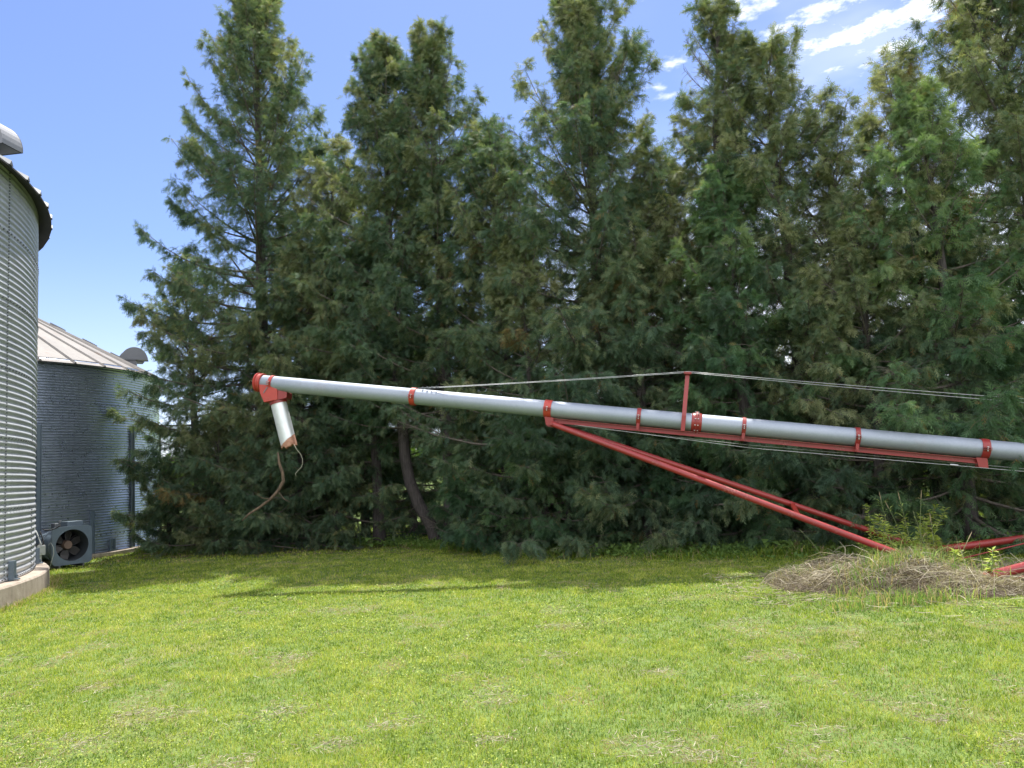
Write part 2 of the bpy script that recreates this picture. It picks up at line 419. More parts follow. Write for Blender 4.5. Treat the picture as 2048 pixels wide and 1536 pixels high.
for a in (R(13.2), R(24.5), R(2.0), R(34.)):
    for z in np.arange(ZB + .05, ZB + 6*SH, .0505):
        kk = int((z - ZB)/SH)
        aa = a if kk % 2 == 0 else a + (R(21) if a > R(20) else 0)
        d = np.array([math.cos(aa), math.sin(aa), 0]); t = np.array([-d[1], d[0], 0])
        mb.box(np.array([CN[0], CN[1], z]) + d*(RN + .012), d*.010, t*.009, (0, 0, .009))
mb.obj('bolts', DARKST, near)['kind'] = 'stuff'
# anchor bracket on the near bin's foot
pb = on_ground(47, 1145, .345); a_ = math.atan2(pb[1]-CN[1], pb[0]-CN[0])
for a_, hgt in ((R(14.6), .30), (R(-6), .30), (R(36), .30)):
    d = np.array([math.cos(a_), math.sin(a_), 0]); t = np.array([-d[1], d[0], 0]); c = np.array([CN[0], CN[1], 0]) + d*(RN + .055)
    mb = MB(); mb.box(c + (0, 0, .345 + hgt/2), d*.04, t*.055, (0, 0, hgt/2)); mb.box(c + d*.05 + (0, 0, .358), d*.05, t*.05, (0, 0, .011))
    mb.tube([c + d*.055 + t*.02 + (0, 0, .36), c + d*.055 + t*.02 + (0, 0, .43)], .013, 8)
    soften(mb.obj('anchor_bracket', BLUEGREY, near), .004)

# --- far bin
far = thing('grain_bin', 'shaded blue grey corrugated grain bin with a pale conical roof behind the fan', 'grain bin', (CF[0], CF[1], 0), 'corrugated steel grain bins')
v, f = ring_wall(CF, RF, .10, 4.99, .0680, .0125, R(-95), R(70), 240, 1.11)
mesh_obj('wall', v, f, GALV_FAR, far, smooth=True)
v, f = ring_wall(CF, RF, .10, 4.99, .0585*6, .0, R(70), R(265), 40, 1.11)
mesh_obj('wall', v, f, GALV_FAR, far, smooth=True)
v, f = lathe(CF, [(5.36, -.2), (5.355, .085), (5.34, .10), (5.0, .10)], 140)
autosmooth(mesh_obj('foundation', v, f, CONC, far), 30)
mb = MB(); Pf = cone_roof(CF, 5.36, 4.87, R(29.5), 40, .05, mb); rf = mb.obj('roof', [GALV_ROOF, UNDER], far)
for ph, rr_, rad in ((33, 4.45, .37), (22, 4.55, .37), (-150, 4.2, .37)):
    p = Pf(rr_, R(ph), .22); mb = MB(); half_drum(mb, p, (p[0]-CF[0], p[1]-CF[1]), rad, .40); mb.obj('roof_vent', HOODM, rf)
for rr_ in (.9, 1.75, 2.6, 3.45, 4.2):
    p = Pf(rr_, R(13), .05); d = np.array([math.cos(R(13)), math.sin(R(13)), 0]); t = np.array([-d[1], d[0], 0])
    s = d*.15 - np.array([0, 0, .15*math.tan(R(29.5))])
    mb = MB(); mb.box(p, s, t*.17, (0, 0, .028)); mb.obj('roof_step', HOODM, rf)
for a_, z0, z1 in ((R(-35.6), .12, 3.33), (R(-5.1), .12, 3.34), (R(-20.9), .12, 1.17), (R(30), .12, 3.34)):
    d = np.array([math.cos(a_), math.sin(a_), 0]); t = np.array([-d[1], d[0], 0]); c = np.array([CF[0], CF[1], 0]) + d*(RF + .03)
    mb = MB(); mb.box(c + (0, 0, (z0+z1)/2), d*.022, t*.05, (0, 0, (z1-z0)/2)); mb.box(c + d*.03 + t*.04 + (0, 0, (z0+z1)/2), d*.02, t*.008, (0, 0, (z1-z0)/2))
    mb.obj('wall_stiffener', BLUEGREY, far)
d = np.array([math.cos(R(-14)), math.sin(R(-14)), 0]); t = np.array([-d[1], d[0], 0]); c = np.array([CF[0], CF[1], 0]) + d*(RF + .05)
mb = MB(); mb.box(c + (0, 0, .26) - t*.06, d*.03, t*.02, (0, 0, .15)); mb.box(c + (0, 0, .26) + t*.06, d*.03, t*.02, (0, 0, .15)); mb.box(c + (0, 0, .13), d*.06, t*.12, (0, 0, .02))
mb.obj('anchor_bracket', BLUEGREY, far)
mb = MB()
for k in range(1, 5): bolts_ring(mb, CF, RF + .006, 4.99 - k*1.11, R(-50), R(40), .16, .009)
mb.obj('bolts', DARKST, far)['kind'] = 'stuff'

# ------------------------------------------------------------------ aeration fan between the bins
fc = np.array([-9.98, 17.35, .50])
nrm = np.array([.80, -.60, 0.0]); side = np.array([.60, .80, 0]); upv = np.array([0, 0, 1.0])
fan = thing('aeration_fan', 'blue grey round bin fan with a square intake plate, on the grass between the bins', 'fan', (fc[0], fc[1], 0))
HS, RO, RI = .42, .345, .345
# square intake plate with a round hole
mb = MB(); n = 64; out, inn = [], []
for k in range(n):
    u = 2*math.pi*(k+.5)/n; cx, cy = math.cos(u), math.sin(u); s_ = HS/max(abs(cx), abs(cy)); ex, ey = cx*s_, cy*s_
    lim = HS*1.86
    if abs(ex) + abs(ey) > lim: q = lim/(abs(ex)+abs(ey)); ex *= q; ey *= q
    out.append((ex, ey)); inn.append((cx*RI, cy*RI))
def fp(e, back=0.0): return fc + side*e[0] + upv*e[1] - nrm*back
V_ = [fp(e) for e in out] + [fp(e) for e in inn] + [fp(e, .05) for e in out] + [fp(e, .05) for e in inn]
F_ = []
for k in range(n):
    k2 = (k+1) % n
    F_ += [(k, k2, n+k2, n+k), (2*n+k, 3*n+k, 3*n+k2, 2*n+k2), (k, 2*n+k, 2*n+k2, k2)]
mb.add(V_, F_); mb.obj('intake_plate', BLUEGREY, fan)
mb = MB(); mb.tube([fc - nrm*.004, fc - nrm*.05, fc - nrm*.62], [RI, RI-.012, RI-.012], 48, caps=False)
for q in (mb,): q.f = [g[::-1] for g in q.f]
mb.obj('barrel_lining', FLUE, fan, smooth=True)
mb = MB(); mb.tube([fc - nrm*.03, fc - nrm*.06, fc - nrm*.30, fc - nrm*.31, fc - nrm*.34, fc - nrm*.35, fc - nrm*.62, fc - nrm*.63, fc - nrm*.67], [RO+.015, RO+.012, RO+.012, RO+.03, RO+.03, RO+.012, RO+.012, RO+.04, RO+.04], 48, caps=False)
autosmooth(mb.obj('barrel', BLUEGREY, fan), 35)
mb = MB()   # transition duct, round to rectangle into the bin wall
b0 = fc - nrm*.67; b1 = fc - nrm*1.95; n = 24
ring0 = [b0 + (RO+.01)*(math.cos(2*math.pi*k/n)*side + math.sin(2*math.pi*k/n)*upv) for k in range(n)]
ring1 = []
for k in range(n):
    cx, cy = math.cos(2*math.pi*k/n), math.sin(2*math.pi*k/n); s_ = 1/max(abs(cx), abs(cy)); ring1.append(b1 + side*cx*s_*.42 + upv*(cy*s_*.22 - .12))
mb.add(ring0 + ring1, [(k, (k+1) % n, n+(k+1) % n, n+k) for k in range(n)]); mb.obj('transition_duct', BLUEGREY, fan)
mb = MB(); mb.tube([fc - nrm*.20, fc - nrm*.24, fc - nrm*.44], [.085, .10, .10], 24); autosmooth(mb.obj('hub', TAN, fan), 40)
mb = MB(); mb.tube([fc - nrm*.43, fc - nrm*.62], [.12, .12], 20)
for u in (R(35), R(155), R(275)):
    d = math.cos(u)*side + math.sin(u)*upv; mb.box(fc - nrm*.52 + d*.22, d*.12, nrm*.06, np.cross(d, nrm)*.008)
autosmooth(mb.obj('motor', DARKBLADE, fan), 40)
for k in range(6):
    u = R(20 + 60*k); d = math.cos(u)*side + math.sin(u)*upv; tn = -math.sin(u)*side + math.cos(u)*upv
    mb = MB(); cs = fc - nrm*.30
    q0, q1 = tn*.045 + nrm*.035, tn*.075 + nrm*.025
    top = [cs + d*.09 - q0, cs + d*.09 + q0, cs + d*.20 + q1*1.1, cs + d*.315 + q1, cs + d*.315 - q1*.9, cs + d*.20 - q1*1.1]
    mb.prism(top, -nrm*.006 + tn*.001); mb.obj('fan_blade', DARKBLADE, fan)
mb = MB(); mb.box(fc - nrm*.30 + upv*(RO+.10) + side*.12, nrm*.18, side*.17, upv*.075, 0); soften(mb.obj('control_box', BLUEGREY, fan), .01)
mb = MB(); mb.box(fc - nrm*.58 + upv*(RO+.09) - side*.02, nrm*.10, side*.15, upv*.05); mb.tube([fc - nrm*.5 + upv*(RO+.14) - side*.05, fc - nrm*.5 + upv*(RO+.2) - side*.05], .03, 12)
soften(mb.obj('burner_valve', DARKST, fan), .006)
for sgn in (-1, 1):
    mb = MB(); mb.box(fc + side*.25*sgn - upv*(.455) - nrm*.33, nrm*.30, side*.02, upv*.035)
    mb.box(fc + side*.25*sgn - upv*.36 - nrm*.33, nrm*.02, side*.02, upv*.10); mb.obj('foot', DARKST, fan)
def sag(p, q, drop, n=14):
    p, q = np.array(p, float), np.array(q, float); return [p + (q-p)*t - np.array([0, 0, drop*4*t*(1-t)]) for t in np.linspace(0, 1, n)]
# electrical box on a post with conduit and loose cables, in front of the duct
jb = on_ground(93, 1150); jb = np.array([-10.42, 16.9, 0])
box = thing('junction_box', 'pale grey electrical box on a short post left of the bin fan', 'electrical box', (jb[0], jb[1], 0))
mb = MB(); mb.box(jb + (0, 0, .29), side*.022, nrm*.022, (0, 0, .31)); mb.obj('post', GREYBOX, box)
mb = MB(); mb.box(jb + nrm*.055 + (0, 0, .46), side*.075, (0, 0, .105), nrm*.03, .012); soften(mb.obj('enclosure', GREYBOX, box), .005)
mb = MB(); mb.box(jb + nrm*.088 + (0, 0, .46), side*.068, (0, 0, .098), nrm*.004)
for s_ in (-.06, .07): mb.box(jb + nrm*.098 + (0, 0, .46+s_), side*.022, (0, 0, .009), nrm*.008)
mb.obj('cover', GREYBOX, box)
mb = MB(); mb.tube(sag(jb + nrm*.05 + (0, 0, .56), jb - nrm*.25 - side*.05 + (0, 0, .95), -.06), .014, 8); mb.obj('conduit', GREYBOX, box, smooth=True)
cb = thing('power_cable', 'loop of black power cable hanging beside the bin fan duct', 'cable', (-10.7, 16.95, 0))
mb = MB()
for p, q, dr in (((-10.42, 16.93, .62), (-10.95, 16.9, .50), .22), ((-10.42, 16.93, .60), (-11.0, 17.0, .75), .10), ((-10.40, 16.98, .60), (-10.72, 16.9, .12), .0),
                 ((-10.46, 16.95, .85), (-10.36, 16.95, .52), -.04), ((-10.4, 16.95, .9), (-10.1, 17.1, .96), .05)):
    mb.tube(sag(p, q, dr), .013, 8)
mb.obj('cord', BLACK, cb, smooth=True)
cb2 = thing('power_cable', 'thin pale grey cable drooping in front of the fan barrel', 'cable', (-10.2, 17.2, 0))
mb = MB(); mb.tube([(-10.30, 17.0, .55), (-10.24, 16.98, .60), (-10.18, 16.98, .50), (-10.17, 16.98, .36), (-10.22, 16.98, .20), (-10.26, 16.98, .06)], .008, 6); mb.obj('cord', GREYBOX, cb2, smooth=True)
sb = thing('switch_box', 'grey metal control cabinet half hidden by the near bin', 'electrical box', (-11.0, 17.3, 0))
mb = MB(); mb.box((-10.98, 17.1, .72), side*.17, (0, 0, .22), nrm*.09, .03); soften(mb.obj('cabinet', BLUEGREY, sb), .008)
mb = MB(); mb.box((-10.98, 17.15, .25), side*.03, nrm*.03, (0, 0, .26)); mb.obj('stand', DARKST, sb)
mb = MB(); mb.box(np.array([-10.98, 17.1, .72]) + nrm*.095, side*.15, (0, 0, .20), nrm*.004); mb.obj('door', BLUEGREY, sb)

# ------------------------------------------------------------------ grain auger
A0, A1 = at(522, 765, 13.0), at(2048, 905, 10.6)
AX = (A1 - A0)/np.linalg.norm(A1 - A0)
def apt(s): return A0 + AX*s
def s_at(px):
    lo, hi = -1, 20
    for _ in range(40):
        m = (lo+hi)/2
        if pix(apt(m))[0] < px: lo = m
        else: hi = m
    return lo
AU = np.array([0, 0, 1.0]) - AX*AX[2]; AU /= np.linalg.norm(AU)      # up, square to the tube
AS = np.cross(AX, AU)                                              # toward the viewer side (sign below)
if AS[1] > 0: AS = -AS
TR = .129
END = 18.2
aug = thing('grain_auger', 'long silver grain auger with red clamps and red undercarriage pointing left', 'grain auger', (*on_ground(1820, 1160)[:2], 0))
mb = MB(); mb.tube([apt(s) for s in np.linspace(0, END, 60)], TR, 48); tube = autosmooth(mb.obj('tube', TUBE, aug), 40)
for px in (640, 1010, 1600):     # tube section joints
    mb = MB(); s = s_at(px); mb.tube([apt(s), apt(s+.006)], TR+.0015, 48); autosmooth(mb.obj('tube_seam', TUBE, tube), 40)
mb = MB(); e = apt(END); mb.box(e + (0, 0, .08), AX*.35, AS*.28, AU*.16); soften(mb.obj('intake_hopper', RED, aug), .01)

def band(px, wdt, lugs=True, m=RED, thick=.012, name='clamp', s=None, lug_h=.0):
    s = s_at(px) if s is None else s; mb = MB()
    mb.tube([apt(s-wdt/2), apt(s-wdt/2), apt(s+wdt/2), apt(s+wdt/2)], [TR+.001, TR+thick, TR+thick, TR+.001], 48, caps=False)
    o = autosmooth(mb.obj(name, m, aug), 40)
    if lugs:
        for sg in (1, -1):
            c = apt(s) + AS*sg*(TR+.03) + AU*lug_h
            mb = MB()
            for q in (-.012, .012): mb.box(c + AU*q, AX*wdt*.5, AS*.03, AU*.004)
            mb.obj('clamp_lug', m, o)
            mb = MB(); mb.tube([c - AU*.035 + AS*.005*sg, c + AU*.03 + AS*.005*sg], .009, 8); mb.tube([c + AU*.016+ AS*.005*sg, c + AU*.03+ AS*.005*sg], .016, 6); mb.obj('bolt', CABLE, o)
    return o
band(828, .085, True, REDB, .016)
band(1097, .115, True, REDB, .012)
band(1278, .06); band(1487, .055); band(1713, .065); band(1967, .10)
# flange joint
s = s_at(1393); mb = MB()
mb.tube([apt(s-.075), apt(s-.06), apt(s-.012), apt(s-.010), apt(s+.010), apt(s+.012), apt(s+.06), apt(s+.075)], [TR+.002, TR+.012, TR+.014, TR+.034, TR+.034, TR+.014, TR+.012, TR+.002], 48, caps=False)
fl = autosmooth(mb.obj('flange_joint', RED, aug), 35)
for k in range(10):
    mb = MB(); u = 2*math.pi*k/10; d = math.cos(u)*AU + math.sin(u)*AS; mb.tube([apt(s-.03) + d*(TR+.024), apt(s+.03) + d*(TR+.024)], .008, 6); mb.obj('bolt', CABLE, fl)
# discharge head
mb = MB(); mb.tube([apt(-.075), apt(-.07), apt(-.04), apt(-.035), apt(0.02), apt(.022), apt(.045), apt(.045)], [.02, TR+.03, TR+.035, TR+.018, TR+.014, TR+.03, TR+.03, TR+.001], 48)
cap = autosmooth(mb.obj('end_cap', REDB, aug), 35)
mb = MB(); mb.tube([apt(-.14), apt(-.06)], [.035, .035], 16); mb.obj('bearing', REDB, cap)
band(0, .055, True, REDB, .012, s=s_at(546))
Y0 = A0[1]
def hp(x, y, dy=0.0): return at(x, y, Y0 + dy)
# hood box: two cheeks with the shape seen, closed between
cheek = [hp(524, 771), hp(560, 773), hp(561, 801), hp(534, 806), hp(526, 788)]
back = np.array([0, 1.0, 0])*.33
mb = MB(); mb.prism([p - np.array([0, .165, 0]) for p in cheek], back*1.0); soften(mb.obj('discharge_box', REDB, aug), .006)
mb = MB(); mb.prism([p - np.array([0, .15, 0]) for p in [hp(561, 776), hp(579, 786), hp(578, 797), hp(561, 801)]], back*.91); mb.obj('discharge_chute', RED, aug)
mb = MB(); a_, b_ = hp(527, 786, -.168), hp(535, 774, -.168); d = (b_-a_); mb.box((a_+b_)/2, d/2, (0, .008, 0), np.cross(d, [0, 1, 0])/np.linalg.norm(d)*.007); mb.obj('latch_bar', DARKST, aug)
# spout tube with rust at its torn mouth
p0, p1 = hp(556, 802), hp(579, 893); ax = (p1-p0)/np.linalg.norm(p1-p0); Lsp = np.linalg.norm(p1-p0)
mb = MB(); mb.tube([p0 - ax*.05, p0 + ax*.05], [TR+.014]*2, 40, caps=False)
autosmooth(mb.obj('spout_collar', RED, aug), 40)
def spout_mat():
    m, t, b = mat('spout steel with rusted mouth'); co = coords(t)
    n = t.noise(co, 6, 5, .6); n2 = t.noise(co, 2.5, 5, .7)
    z = t.new('ShaderNodeSeparateXYZ'); t.l.new(co, z.inputs[0])
    ref = float((p1 - np.array(aug.location))[2]); refx = float((p1 - np.array(aug.location))[0])
    # rusty area: low on the spout, higher on its right side
    h = t.math('SUBTRACT', z.outputs[2], t.math('MULTIPLY_ADD', t.math('SUBTRACT', z.outputs[0], refx), .85, ref + .12))
    h = t.math('ADD', h, t.math('MULTIPLY', t.math('SUBTRACT', n, .5), .12))
    c = t.ramp(n2, [(.3, (.50, .52, .53)), (.7, (.66, .68, .70))])
    rm = t.sstep(h, .012, -.012)
    rc = t.ramp(t.noise(co, 14, 6, .7), [(.35, (.20, .085, .05)), (.6, (.36, .19, .13)), (.75, (.24, .17, .14))])
    t.l.new(t.mix(rm, c, rc), b.inputs['Base Color'])
    t.l.new(t.math('MULTIPLY_ADD', rm, -.5, .55), b.inputs['Metallic']); t.l.new(t.math('MULTIPLY_ADD', rm, .35, .42), b.inputs['Roughness'])
    bp = t.new('ShaderNodeBump'); bp.inputs['Strength'].default_value = .35; bp.inputs['Distance'].default_value = .02
    t.l.new(n2, bp.inputs['Height']); t.l.new(bp.outputs[0], b.inputs['Normal'])
    return m
n = 44; V_, F_ = [], []
u1 = np.cross(ax, [0, 1, 0]); u1 /= np.linalg.norm(u1); u2 = np.cross(ax, u1)
for r_, fl_ in ((TR+.004, 0), (TR, 1)):
    for i, q in enumerate(np.linspace(0, 1, 9)):
        for k in range(n):
            an = 2*math.pi*k/n; jag = (.012*math.sin(5*an) + .01*math.sin(11*an+1)) if i == 8 else 0
            dent = 1 + .012*math.sin(3*an + q*7)*q
            V_.append(p0 + ax*(Lsp*q + jag) + (r_*dent)*(math.cos(an)*u1 + math.sin(an)*u2))
for g in range(2):
    o_ = g*9*n
    for i in range(8):
        for k in range(n):
            k2 = (k+1) % n; q = (o_+i*n+k, o_+i*n+k2, o_+(i+1)*n+k2, o_+(i+1)*n+k); F_.append(q if g else q[::-1])
for k in range(n): k2 = (k+1) % n; F_.append((8*n+k, 8*n+k2, 17*n+k2, 17*n+k))
mb = MB(); mb.add(V_, F_); autosmooth(mb.obj('spout', spout_mat(), aug), 50)
tw = thing('twine', 'pale twine trailing from the rusty mouth of the auger spout', 'string', hp(590, 893))
mb = MB(); pts = [hp(588, 889, -.1), hp(594, 900, -.12), hp(601, 908, -.1), hp(605, 918, -.1), hp(605, 927, -.1), hp(603, 934, -.12), hp(596, 941, -.1), hp(591, 947, -.1), hp(592, 953, -.1)]
mb.tube(pts, .0045, 5); mb.obj('strand', TWINE, tw, smooth=True)

# channel beam under the tube
sb0, sb1 = s_at(1098), s_at(1966)
mb = MB(); c = apt((sb0+sb1)/2) - AU*(TR+.048); hl = (sb1-sb0)/2
mb.box(c, AX*hl, AU*.035, AS*.004); mb.box(c + AU*.031 - AS*0, AX*hl, AU*.004, AS*.05); mb.box(c - AU*.031, AX*hl, AU*.004, AS*.05)
mb.obj('channel_beam', RED, aug)
for px in (1278, 1487, 1713):      # straps carry down to the beam
    s = s_at(px); mb = MB(); mb.box(apt(s) + AS*(TR*.55+.03) - AU*(TR+.02), AX*.022, AU*.055, AS*.006); mb.tube([apt(s) + AS*.10 - AU*(TR+.05), apt(s) + AS*.125 - AU*(TR+.05)], .013, 8); mb.obj('beam_bracket', RED, aug)
# end gussets
for s, sg in ((sb0+.02, -1), (sb1-.03, 1)):
    mb = MB(); mb.prism([apt(s-.07) - AU*(TR+.0) + AS*.055, apt(s+.07) - AU*(TR+.0) + AS*.055, apt(s+.09) - AU*(TR+.13) + AS*.055, apt(s-.03) - AU*(TR+.13) + AS*.055], AS*.008)
    mb.obj('gusset_plate', RED, aug); mb = MB()
    mb.prism([apt(s-.07) - AU*(TR+.0) - AS*.055, apt(s+.07) - AU*(TR+.0) - AS*.055, apt(s+.09) - AU*(TR+.13) - AS*.055, apt(s-.03) - AU*(TR+.13) - AS*.055], -AS*.008)
    mb.obj('gusset_plate', RED, aug)

# mast and truss cables
sm = s_at(1367); base = apt(sm) + AS*(TR+.02) - AU*.10; topm = apt(sm+.02) + AU*(.64)
mastT = at(1375, 748, apt(sm)[1])
hT = float(np.dot(mastT - apt(sm), AU))
mb = MB()
for sg in (1, -1):
    b_ = apt(sm) + AS*sg*(TR+.022) - AU*(TR+.02); tt = apt(sm) + AS*sg*.035 + AU*hT; md = apt(sm) + AS*sg*(TR+.022) + AU*(TR*.6)
    for p, q in ((b_, md), (md, tt)):
        d = (q-p)/2; mb.box((p+q)/2, AX*.03, AS*.006, d)
        mb.box((p+q)/2 + AX*.028 - AS*sg*.012, AX*.003, AS*.014, d)
mast = mb.obj('truss_mast', RED, aug)
mb = MB(); mb.box(apt(sm) + AU*(hT+.005), AX*.055, AS*.10, AU*.016); soften(mb.obj('mast_head', RED, mast), .004)
def cable(p, q, r_=.0038, drop=.0, name='truss_cable'):
    mb = MB(); mb.tube(sag(p, q, drop, 16), r_, 8); return mb.obj(name, CABLE, aug, smooth=True)
sc_ = s_at(836)
for sg in (1, -1):
    mt = apt(sm) + AU*(hT+.028) + AS*sg*.075
    o = cable(apt(sc_) + AU*(TR+.012) + AS*sg*.05, mt, drop=.012)
    d = mt - (apt(sc_) + AU*(TR+.012) + AS*sg*.05); st = apt(sc_) + AU*(TR+.012) + AS*sg*.05
    for k in range(4): mb = MB(); mb.box(st + d*(.02+.018*k), d/np.linalg.norm(d)*.012, AS*.012, AU*.014); mb.obj('cable_clip', DARKST, o)
    far_p = apt(s_at(2048)+3.5) + AU*(TR+.05) + AS*sg*.075
    tgt = at(2048, 797 if sg > 0 else 803, apt(s_at(2048))[1]) + AS*sg*.05
    d2 = tgt - mt; cable(mt, mt + d2*1.25, drop=.015)
# lower cables run from the beam's left end back along the tube
for sg, yl, yr in ((1, 861, 943), (-1, 855, 937)):
    p = at(1150 if sg > 0 else 1130, 850, apt(s_at(1140))[1]) + AS*sg*.06
    q = at(2048, yr, apt(s_at(2048))[1]) + AS*sg*.06
    mid = at(1500, 896 if sg > 0 else 890, apt(s_at(1500))[1]) + AS*sg*.06
    cable(p, mid); o = cable(mid, q + (q-mid)*.35)
    tb = at(1905, 930 if sg > 0 else 924, apt(s_at(1905))[1]) + AS*sg*.06
    mb = MB(); mb.tube([tb - AX*.05, tb + AX*.05], .014, 8); mb.obj('turnbuckle', CABLE, o)

# undercarriage
jn = apt(s_at(1108)) - AU*(TR+.10); LR = .043
legN1, legF1 = at(1826, 1119, 9.65), at(1850, 1099, 11.45)
for nm, st, en in (('leg', jn + AS*.07, legN1), ('leg', jn - AS*.05 + AX*.05, legF1)):
    mb = MB(); mb.tube([st, en], LR, 24); autosmooth(mb.obj(nm, RED, aug), 40)
mb = MB(); mb.tube([jn + AS*.13, jn - AS*.12], .022, 12); mb.box(jn, AX*.07, AU*.05, AS*.03); autosmooth(mb.obj('leg_pivot', RED, aug), 40)
def on_line(p, q, px):
    lo, hi = 0, 1
    for _ in range(40):
        m = (lo+hi)/2
        if pix(p+(q-p)*m)[0] < px: lo = m
        else: hi = m
    return p+(q-p)*lo
a_, b_ = on_line(jn - AS*.05, legF1, 1585), on_line(jn + AS*.07, legN1, 1597)
mb = MB(); d = b_-a_; mb.box((a_+b_)/2, d/2, (.03, 0, 0), (0, .01, .03)); mb.obj('cross_brace', REDB, aug)
# axle, wheel ends, rear frame tubes
mb = MB(); mb.tube([legN1 + (0, -.25, -.02), legF1 + (0, .25, -.02)], .045, 16); autosmooth(mb.obj('axle', RED, aug), 40)
r0, r1 = at(1858, 1102, 11.1), at(2048, 1077, 11.0)
mb = MB(); mb.tube([r0, r0 + (r1-r0)*3.0], .052, 24); autosmooth(mb.obj('frame_tube', RED, aug), 40)
mb = MB(); mb.prism([at(1852, 1092, 11.05), at(1872, 1090, 11.05), at(1876, 1112, 11.05), at(1856, 1116, 11.05)], (0, .02, 0)); mb.obj('gusset_plate', RED, aug)
r2, r3 = at(1962, 1157, 8.95), at(2048, 1134, 9.05)
mb = MB(); mb.tube([r2, r2 + (r3-r2)*4.2], .056, 24); autosmooth(mb.obj('frame_tube', RED, aug), 40)
t0, t1 = at(1895, 1124, 10.2), at(2048, 1087, 10.3)
mb = MB(); mb.tube([t0, t0 + (t1-t0)*2.2], .009, 8); mb.obj('brace_rod', RED, aug, smooth=True)
t0, t1 = at(1995, 1172, 8.9), at(2048, 1152, 8.9)
mb = MB(); mb.tube([t0, t0 + (t1-t0)*3], .008, 8); mb.obj('brace_rod', RED, aug, smooth=True)
def wheel(c, axis):
    axis = np.array(axis, float)/np.linalg.norm(axis); c = np.array(c, float)
    e1 = np.cross(axis, [0, 0, 1]); e1 /= np.linalg.norm(e1); e2 = np.cross(e1, axis)
    w_ = bpy.data.objects.new('wheel', None); col.objects.link(w_); w_.parent = aug
    def rev(prof, nseg):
        V, F = [], []; m = len(prof)
        for k in range(nseg):
            u = 2*math.pi*k/nseg; d = math.cos(u)*e1 + math.sin(u)*e2
            for r_, h_ in prof: V.append(c + d*r_ + axis*h_)
        for k in range(nseg):
            for j in range(m):
                F.append((k*m+j, ((k+1) % nseg)*m+j, ((k+1) % nseg)*m+(j+1) % m, k*m+(j+1) % m))
        return V, F
    mb = MB(); mb.add(*rev([(.19, -.075), (.25, -.095), (.31, -.085), (.335, -.05), (.34, -.03), (.328, -.022), (.34, -.012), (.34, .012), (.328, .022), (.34, .03), (.335, .05), (.31, .085), (.25, .095), (.19, .075)], 64)); ty = autosmooth(mb.obj('tyre', BLACK, w_), 30)
    mb = MB(); mb.add(*rev([(.03, .03), (.12, .045), (.18, .02), (.19, .075), (.20, .078), (.20, -.078), (.19, -.075), (.18, -.0), (.12, .02), (.03, .01)], 48)); autosmooth(mb.obj('rim', RED, w_), 30)
wheel((*(legN1[:2] + [-.06, -.30]), .03), (.12, 1, 0))
wheel((*(legF1[:2] + [.05, .25]), -.10), (.12, 1, 0))
# ------------------------------------------------------------------ trees
def unit(v): return v/(np.linalg.norm(v, axis=-1, keepdims=True) + 1e-9)
# one flat cedar frond: narrow kites fanned along a short axis (u along, v across), unit length
def frond_template(nf=6, width=.036, spread=.50):
    V, F = [], []
    def kite(bu, bv, tu, tv, wd):
        d = np.array([tu-bu, tv-bv]); L = np.linalg.norm(d); d /= L; nrm_ = np.array([-d[1], d[0]])*wd; m = np.array([bu, bv]) + d*L*.45
        k = len(V); V.extend([(bu, bv), tuple(m+nrm_), (tu, tv), tuple(m-nrm_)]); F.append((k, k+1, k+2, k+3))
    for i in range(nf):
        u = .08 + .72*i/(nf-1); s = 1 if i % 2 else -1; L = spread*(1 - .55*u)
        kite(u, 0, u + L*.80, s*L*.62, width)
    kite(.0, 0, 1.05, 0, width*.9)
    return np.array(V, np.float32), np.array(F)
FV, FF = frond_template()

def fronds(p, d, L, seed, hang=.5):
    """p,d: (n,3) base points and axis directions, L: lengths -> vertices and quads"""
    r = np.random.default_rng(seed); n = len(p)
    d = unit(d); rand = unit(r.normal(size=(n, 3)))
    s = unit(np.cross(d, rand*.8 + np.array([0, 0, 0.0]) + np.array([.0, .0, .6])))       # across
    nn = np.cross(d, s)
    U, W = FV[:, 0], FV[:, 1]
    v = p[:, None, :] + L[:, None, None]*(U[None, :, None]*d[:, None, :] + W[None, :, None]*s[:, None, :] - (.22*hang*(U**2))[None, :, None]*np.array([0, 0, 1.0]) + (.10*np.abs(W))[None, :, None]*nn[:, None, :])
    f = (np.arange(n)*len(FV))[:, None, None] + FF[None]
    return v.reshape(-1, 3), f.reshape(-1, 4)

def tubes_np(P, rad, n=4):
    """many limbs at once: P (k,m,3) polylines, rad (k,m)"""
    k, m, _ = P.shape
    t = unit(np.gradient(P, axis=1)); ref = np.zeros_like(t); ref[..., 2] = 1; ref[np.abs(t[..., 2]) > .95] = (1, 0, 0)
    a = unit(np.cross(t, ref)); c = np.cross(a, t)
    ang = 2*np.pi*np.arange(n)/n
    v = P[:, :, None, :] + rad[:, :, None, None]*(np.cos(ang)[None, None, :, None]*a[:, :, None, :] + np.sin(ang)[None, None, :, None]*c[:, :, None, :])
    idx = np.arange(k*m*n).reshape(k, m, n); nxt = np.roll(idx, -1, axis=2)
    f = np.stack([idx[:, :-1], nxt[:, :-1], nxt[:, 1:], idx[:, 1:]], -1).reshape(-1, 4)
    return v.reshape(-1, 3), f

